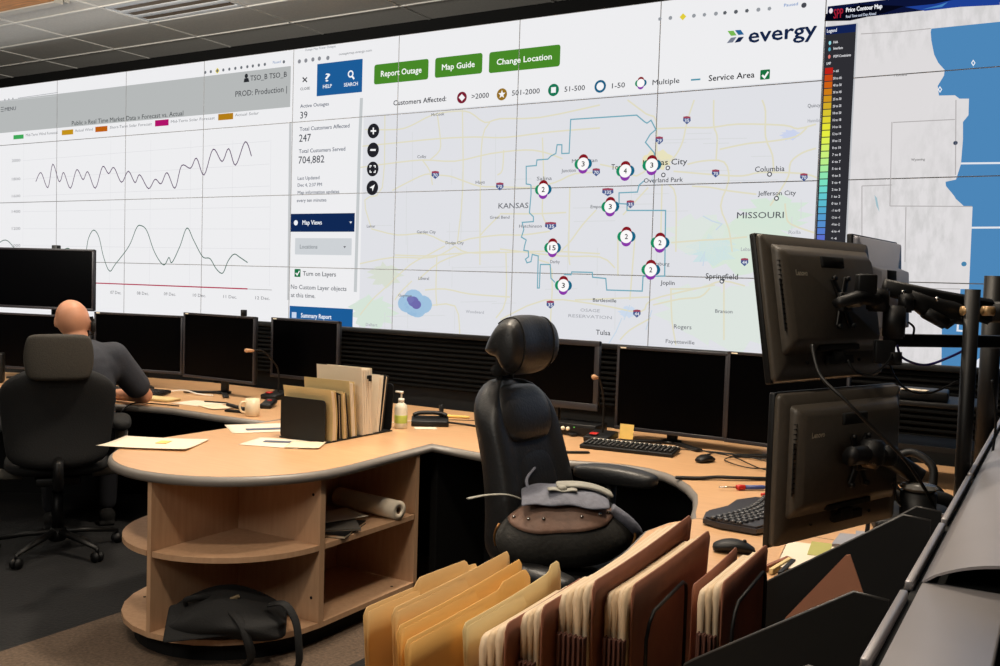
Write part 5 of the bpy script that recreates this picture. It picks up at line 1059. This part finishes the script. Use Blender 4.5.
# ------------------------------------------------------------------ cables near the arms
cable('cable', [zp(812, 345, 2.25), zp(820, 375, 2.2), zp(845, 400, 2.15), zp(870, 425, 2.15), zp(905, 460, 2.3), zp(930, 498, 2.45), zp(938, 520, 2.5)], .0045, DKM, 'thick grey cable hanging from the upper monitor across the lower one')
cable('cable', [zp(848, 360, 2.3), zp(856, 372, 2.3), zp(872, 374, 2.35), zp(888, 362, 2.42), zp(893, 350, 2.45)], .003, BLK, 'thin black cable looping below the upper monitor')
cable('cable', [zp(897, 345, 2.5), zp(903, 358, 2.5), zp(925, 365, 2.52), zp(950, 357, 2.53), zp(968, 348, 2.54)], .0035, mat('violet_cable', (44, 34, 110), .4), 'dark violet cable sagging under the crossbar')
cable('cable', [zp(886, 350, 2.5), zp(894, 375, 2.5), zp(908, 390, 2.5), zp(930, 393, 2.52), zp(958, 381, 2.54)], .0032, DKM, 'grey cable sagging below the violet one')
cable('cable', [zp(908, 322, 2.5), zp(914, 328, 2.5), zp(912, 340, 2.5)], .003, BLK, 'short black loop at the top arm joint')
cable('cable', [zp(895, 478, 2.5), zp(897, 500, 2.5), zp(913, 514, 2.52), zp(925, 524, 2.55)], .004, BLK, 'black cable looping onto the desk beside the short post')
cable('cable', [zp(893, 485, 2.55), zp(903, 492, 2.6), zp(916, 494, 2.6)], .004, BLK, 'black cable arching left of the short post')
cable('cable', [(-.42, 3.02, .746), (-.36, 3.05, .75), (-.34, 3.10, .747), (-.40, 3.14, .747), (-.44, 3.08, .75), (-.38, 3.0, .75)], .002, BLK, 'thin tangled black wire on the desk by the short post')
cable('cable', [zp(992, 380, 2.7), zp(996, 420, 2.7), zp(990, 470, 2.7), zp(985, 500, 2.7)], .004, BLK, 'black cable dropping beside the right hand pole')
# ------------------------------------------------------------------ near desk tools
keyboard((-.875, 3.24, .742), R(-97), 'split curved keyboard beside the near mouse', w_=.47, curved=True)
mouse((-.815, 2.775, .741), R(-70), 'larger black mouse in front of the curved keyboard', s=1.15)
tag(MB().tube(spline([(-1.34, 3.70, .748), (-1.26, 3.75, .748), (-1.20, 3.80, .752), (-1.13, 3.84, .752), (-1.02, 3.93, .748), (-.96, 3.98, .748)]), [.011]*5+[.013]*10+[.016]*8+[.012]*8 if False else .012, n=8, flat=.6).obj('cable_tie', DKM), 'short dark hook and loop strap lying below the mouse', 'strap')
t = thing('screwdriver', 'screwdriver with a red and blue handle below the dark strap', 'screwdriver', (-1.09, 3.64, .752), R(38))
m = MB(); m.tube([(-.05, 0, 0), (.02, 0, 0)], .003, n=8); m.obj('shaft', CHROME, t); MB().tube([(.02, 0, 0), (.03, 0, 0), (.055, 0, 0)], [.008, .011, .010], n=12).obj('red_collar', RED, t); MB().tube([(.055, 0, 0), (.13, 0, 0), (.14, 0, 0)], [.009, .009, .006], n=12).obj('blue_grip', BLUE, t)
m = MB(); m.tube([(0, 0, 0), (.11, 0, 0)], .006, n=8); o = m.obj('marker', RED, loc=(-.96, 3.60, .749)); o.rotation_euler = (0, 0, R(60)); tag(o, 'red marker half behind the lower rear view monitor', 'marker')

# ------------------------------------------------------------------ FOLDERS ON THE NEAR WING
def card(x, y0, y1, zn, zf, tab=None, lean=.0, bend=.0, r_=.012, z0=.744, nu=44):
    L = y1-y0
    def top(u):
        z = zn+(zf-zn)*u**2
        if u*L < r_: z -= r_*(1-math.sqrt(max(0, 1-(1-u*L/r_)**2)))
        if (1-u)*L < r_: z -= r_*(1-math.sqrt(max(0, 1-(1-(1-u)*L/r_)**2)))
        if tab: z += tab[2]*max(0, min(1, (u-tab[0])/.02, (tab[1]-u)/.02))
        return z
    m = MB(); m.grid(lambda u, v: (x+lean*v*v+bend*u*u*v, y0+L*u, z0+(top(u)-z0)*v), nu, 6); return m
GM = 'manila folders standing at the near end of the worktop'
MAN2 = mat('deep_manila_card', (214, 164, 88), .65, noise=.05, scale=12)  # more saturated manila tone for two of the folders
for i, (x, y0, y1, zn, zf, tab, mm, lab) in enumerate((
    (-.918, 1.17, 1.50, 1.000, .996, (.42, .90, .013), MANILA, 'leftmost manila folder with a wide tab'),
    (-.885, 1.20, 1.56, .998, 1.012, None, MANILA, 'second manila folder from the left, its far corner peeking up'),
    (-.852, 1.17, 1.55, .985, 1.005, None, MAN2, 'third manila folder from the left with a pointed far corner'),
    (-.822, 1.15, 1.53, .975, .990, (.72, .97, .010), MAN2, 'fourth manila folder, leaning toward the pale one'),
    (-.795, 1.27, 1.60, .972, .990, (.86, .99, .012), MANILAP, 'pale yellow folder beside the cream paper sheaves'))):
    t = thing('manila_folder', lab, 'folder', (0, 0, 0))
    card(x, y0, y1, zn, zf, tab, lean=-.012, bend=.006).obj('back_leaf', mm, t, solid=.0014)
    card(x+.0026, y0+.003, y1-.004, zn-.007, zf-.008, None, lean=-.012).obj('front_leaf', mm, t, solid=.0014)
    card(x+.0012, y0+.006, y1-.01, zn-.012, zf-.014, None, lean=-.012).obj('pages', PAPERW, t, solid=.0008)
SHP = mat('aged_sheaf_paper', (206, 180, 146), .75, noise=.06, scale=30); SHQ = mat('cream_sheaf_paper', (212, 190, 160), .75, noise=.05, scale=30)
def sheaf(x0, x1, y0, y1, za, zb_, rise, lab, n=4, gus=.084, bend=0., acc=True):
    """cream papers in a brown pressboard file with a dark folded gusset at the front"""
    t = thing('file_pocket', lab, 'file', (0, 0, 0)); w_ = (x1-x0)/n
    for k in range(n):
        x = x0+w_*(k+.5); z = za+(zb_-za)*(k+.2)/n
        card(x, y0+.004*((k*7) % 3), y1-.01*((k*5) % 3), z, z+rise, None, bend=bend, lean=-.004, r_=.02).obj('papers', SHP if k % 2 else SHQ, t, solid=w_*.93)
    card(x1+.002, y0+.010, y1+.005, zb_+.004, zb_+rise+.006, None, bend=bend, lean=.0, r_=.014).obj('cover', BROWN, t, solid=.003)
    card(x0-.003, y0+.010, y1-.03, za-.03, za+rise-.03, None, bend=bend, lean=.0, r_=.014).obj('cover', BROWN, t, solid=.003)
    if acc:
        m = MB(); ng = 2*n+1
        for k in range(ng): x = x0+(x1-x0)*(k+.5)/ng; m.box(((x1-x0)/ng*.78, .014, zb_-gus-.744), (x, y0-.006-(.005 if k % 2 else 0), (zb_-gus+.744)/2), bev=.0015)
        m.obj('gusset', BRNACC, t)
    return t
sheaf(-.775, -.738, 1.275, 1.56, .955, .978, .004, 'shortest cream sheaf in a brown file next to the pale yellow folder', 3)
sheaf(-.728, -.700, 1.325, 1.58, .985, 1.000, .004, 'narrow second sheaf in a brown file, right of the shortest one', 3)
sheaf(-.690, -.640, 1.385, 1.80, 1.010, 1.036, .034, 'longest thick sheaf whose tip rises beside the backpack', 5, bend=.02)
sheaf(-.628, -.590, 1.430, 1.78, 1.010, 1.028, .022, 'thick sheaf in a brown file behind the left wire loop', 4, bend=.015)
sheaf(-.512, -.478, 1.555, 1.80, 1.004, 1.022, .014, 'thin sheaf in a brown file between the two wire loops', 3, bend=.01)
# small brown leaf standing behind
tag(card(-.540, 1.60, 1.86, 1.0, 1.012, None).obj('file_divider', BROWN, solid=.0025), 'thin brown divider card in front of the near mouse', 'divider')
wr = thing('wire_file_rack', 'black wire rack with two rounded loops against the brown files', 'file rack', (0, 0, 0))
for x, ya, yb, zt in ((-.572, 1.47, 1.66, .985), (-.455, 1.56, 1.76, 1.0)):
    P = [(x, ya, .75), (x, ya, zt-.05), (x, ya+.012, zt-.025), (x, ya+.03, zt-.01), (x, yb-.02, zt+.004), (x, yb-.004, zt-.004), (x, yb, zt-.02), (x, yb, .75)]
    MB().tube(P, .0035, n=8).obj('wire_loop', BLK, wr)
MB().tube([(-.93, 1.62, .748), (-.44, 1.62, .748)], .003, n=8).obj('base_wire', BLK, wr)
# ------------------------------------------------------------------ PARTITION WITH SORTER TRAYS
pt = thing('partition', 'low partition with a silver cap running away at the right edge', 'partition', (0, 0, 0))
MB().box((.10, 4.2, 1.05), (-.11, 2.8, .525)).obj('panel', BLKM, pt)
m = MB(); m.box((.118, 1.0, .014), (-.112, 1.10, 1.072), bev=.004); m.obj('near_cap', ALU, pt)
def arch(y0, y1, x0, x1, h_, th, z):
    n = 16; out = [(x0+(x1-x0)*k/n, z+h_*math.sin(PI*k/n)**.75) for k in range(n+1)]; inn = [(x0+th+(x1-x0-2*th)*k/n, z+(h_-th)*math.sin(PI*k/n)**.75) for k in range(n+1)]
    m = MB(); r0 = out+inn[::-1]; m.loft([[(x, y0, zz) for x, zz in r0], [(x, y1, zz) for x, zz in r0]], closed=False)
    for y in (y0, y1):
        for k in range(n): m.quad([(out[k][0], y, out[k][1]), (out[k+1][0], y, out[k+1][1]), (inn[k+1][0], y, inn[k+1][1]), (inn[k][0], y, inn[k][1])])
    return m
arch(1.585, 4.9, -.171, .10, .046, .005, 1.080).obj('arched_cap', ALU, pt)
m = MB(); m.box((.20, 3.2, .02), (-.04, 3.2, 1.066)); m.obj('cap_core', BLKM, pt)
for y0, y1 in ((.75, 1.17), (1.20, 1.52), (1.57, 2.02), (2.06, 2.6), (2.64, 4.8)):
    MB().box((.012, y1-y0, .016), (-.187, (y0+y1)/2, 1.074), bev=.003).obj('rail_segment', ALU, pt)
MB().box((.012, 4.1, .03), (-.178, 2.8, 1.052)).obj('rail_channel', BLKM, pt)
so = thing('file_sorter', 'black sloped file sorter trays hooked on the partition', 'file sorter', (0, 0, 0))
EDG = mat('edge_highlight_grey', (52, 50, 48), .4, noise=.1)  # lighter grey rim paints the highlight along each divider's edge
for i, (y, x1, zt, sl) in enumerate(((1.17, -.50, 1.068, .60), (1.45, -.50, 1.085, .66), (1.93, -.50, 1.105, .70), (2.12, -.50, 1.085, .74))):
    xa, xc = -.198, -.245; zc = zt-(xc-x1-.02)*sl
    P = [(xa, .76), (xa, zt-.004), (xc, zt), (x1+.02, zc), (x1+.004, zc-.012), (x1, zc-.035), (x1, .76)]
    m = MB(); m.prism([(px_, pz_) for px_, pz_ in P], -.003, .003, M=Matrix.Translation((0, y, 0)) @ Matrix.Rotation(R(90), 4, 'X')); m.obj('divider', BLKM, so)
    MB().tube([(px_, y, pz_) for px_, pz_ in P[1:-1]], .0030, n=8).obj('divider_rim', EDG, so)
MB().box((.31, 1.0, .012), (-.348, 1.66, .752), bev=.003).obj('base_tray', BLK, so)
MB().box((.008, 1.0, .30), (-.197, 1.66, .905)).obj('back_plate', BLKM, so)
m = MB(); m.prism([(-.285, 1.092), (-.292, 1.09), (-.385, .965), (-.388, .95), (-.37, .76), (-.22, .76), (-.245, .99)], -.0012, .0012, M=Matrix.Translation((0, 1.63, 0)) @ Matrix.Rotation(R(90), 4, 'X'))
tag(m.obj('manila_folder', mat('pinkish_card', (190, 128, 98), .7, noise=.06)), 'pinkish brown folder corner poking up between the sorter dividers', 'folder')
sheet('loose_paper', -.345, 1.30, .759, .14, .2, R(10), MANILAP, 'crumpled cream paper at the bottom of the sorter', curl=.01)
# ------------------------------------------------------------------ CAMERA
cam_d = bpy.data.cameras.new('camera'); cam = bpy.data.objects.new('camera', cam_d); COL.objects.link(cam)
cam_d.sensor_width = 36; cam_d.lens = F/1000*36; cam_d.clip_start = .05; cam_d.clip_end = 100
M3 = Matrix((RX, UX, -FW)).transposed(); cam.matrix_world = Matrix.Translation(O) @ M3.to_4x4()
bpy.context.scene.camera = cam
# ------------------------------------------------------------------ LIGHT
def area(name, loc, size, power, col=(1, .86, .69), tgt=None, spread=160):
    d = bpy.data.lights.new(name, 'AREA'); d.shape = 'DISK'; d.size = size; d.energy = power; d.color = col; d.spread = R(spread)
    o = bpy.data.objects.new(name, d); COL.objects.link(o); o.location = loc
    if tgt is not None: o.rotation_euler = (Vector(tgt)-Vector(loc)).to_track_quat('-Z', 'Y').to_euler()
    return o
for i, (loc, pw) in enumerate((((-2.4, 3.5, 4.0), 62), ((-4.9, 4.3, 4.0), 34), ((-.9, 3.6, 4.0), 26), ((-1.3, .9, 4.0), 34), ((-3.6, 1.4, 4.0), 12))):
    area('downlight', loc, .35, pw, tgt=(loc[0], loc[1], 0), spread=120)
area('ceiling_fill', (-6.5, 1.5, 2.9), 2., 190, (1, .95, .86), (-7.5, 4.0, 4.07), 170)  # added fill without a fixture, brightens the ceiling
area('ceiling_fill', (-2., -1.0, 3.0), 1.5, 50, (1, .95, .86), (-3.5, 3.5, 4.07), 170)  # second added ceiling fill, also without a fixture
w = bpy.data.worlds.new('world'); bpy.context.scene.world = w; w.use_nodes = True
w.node_tree.nodes['Background'].inputs['Color'].default_value = (.02, .018, .016, 1)
vs = bpy.context.scene.view_settings; vs.view_transform = 'Standard'; vs.look = 'None'; vs.exposure = 0; vs.gamma = 1; vs.use_curve_mapping = False
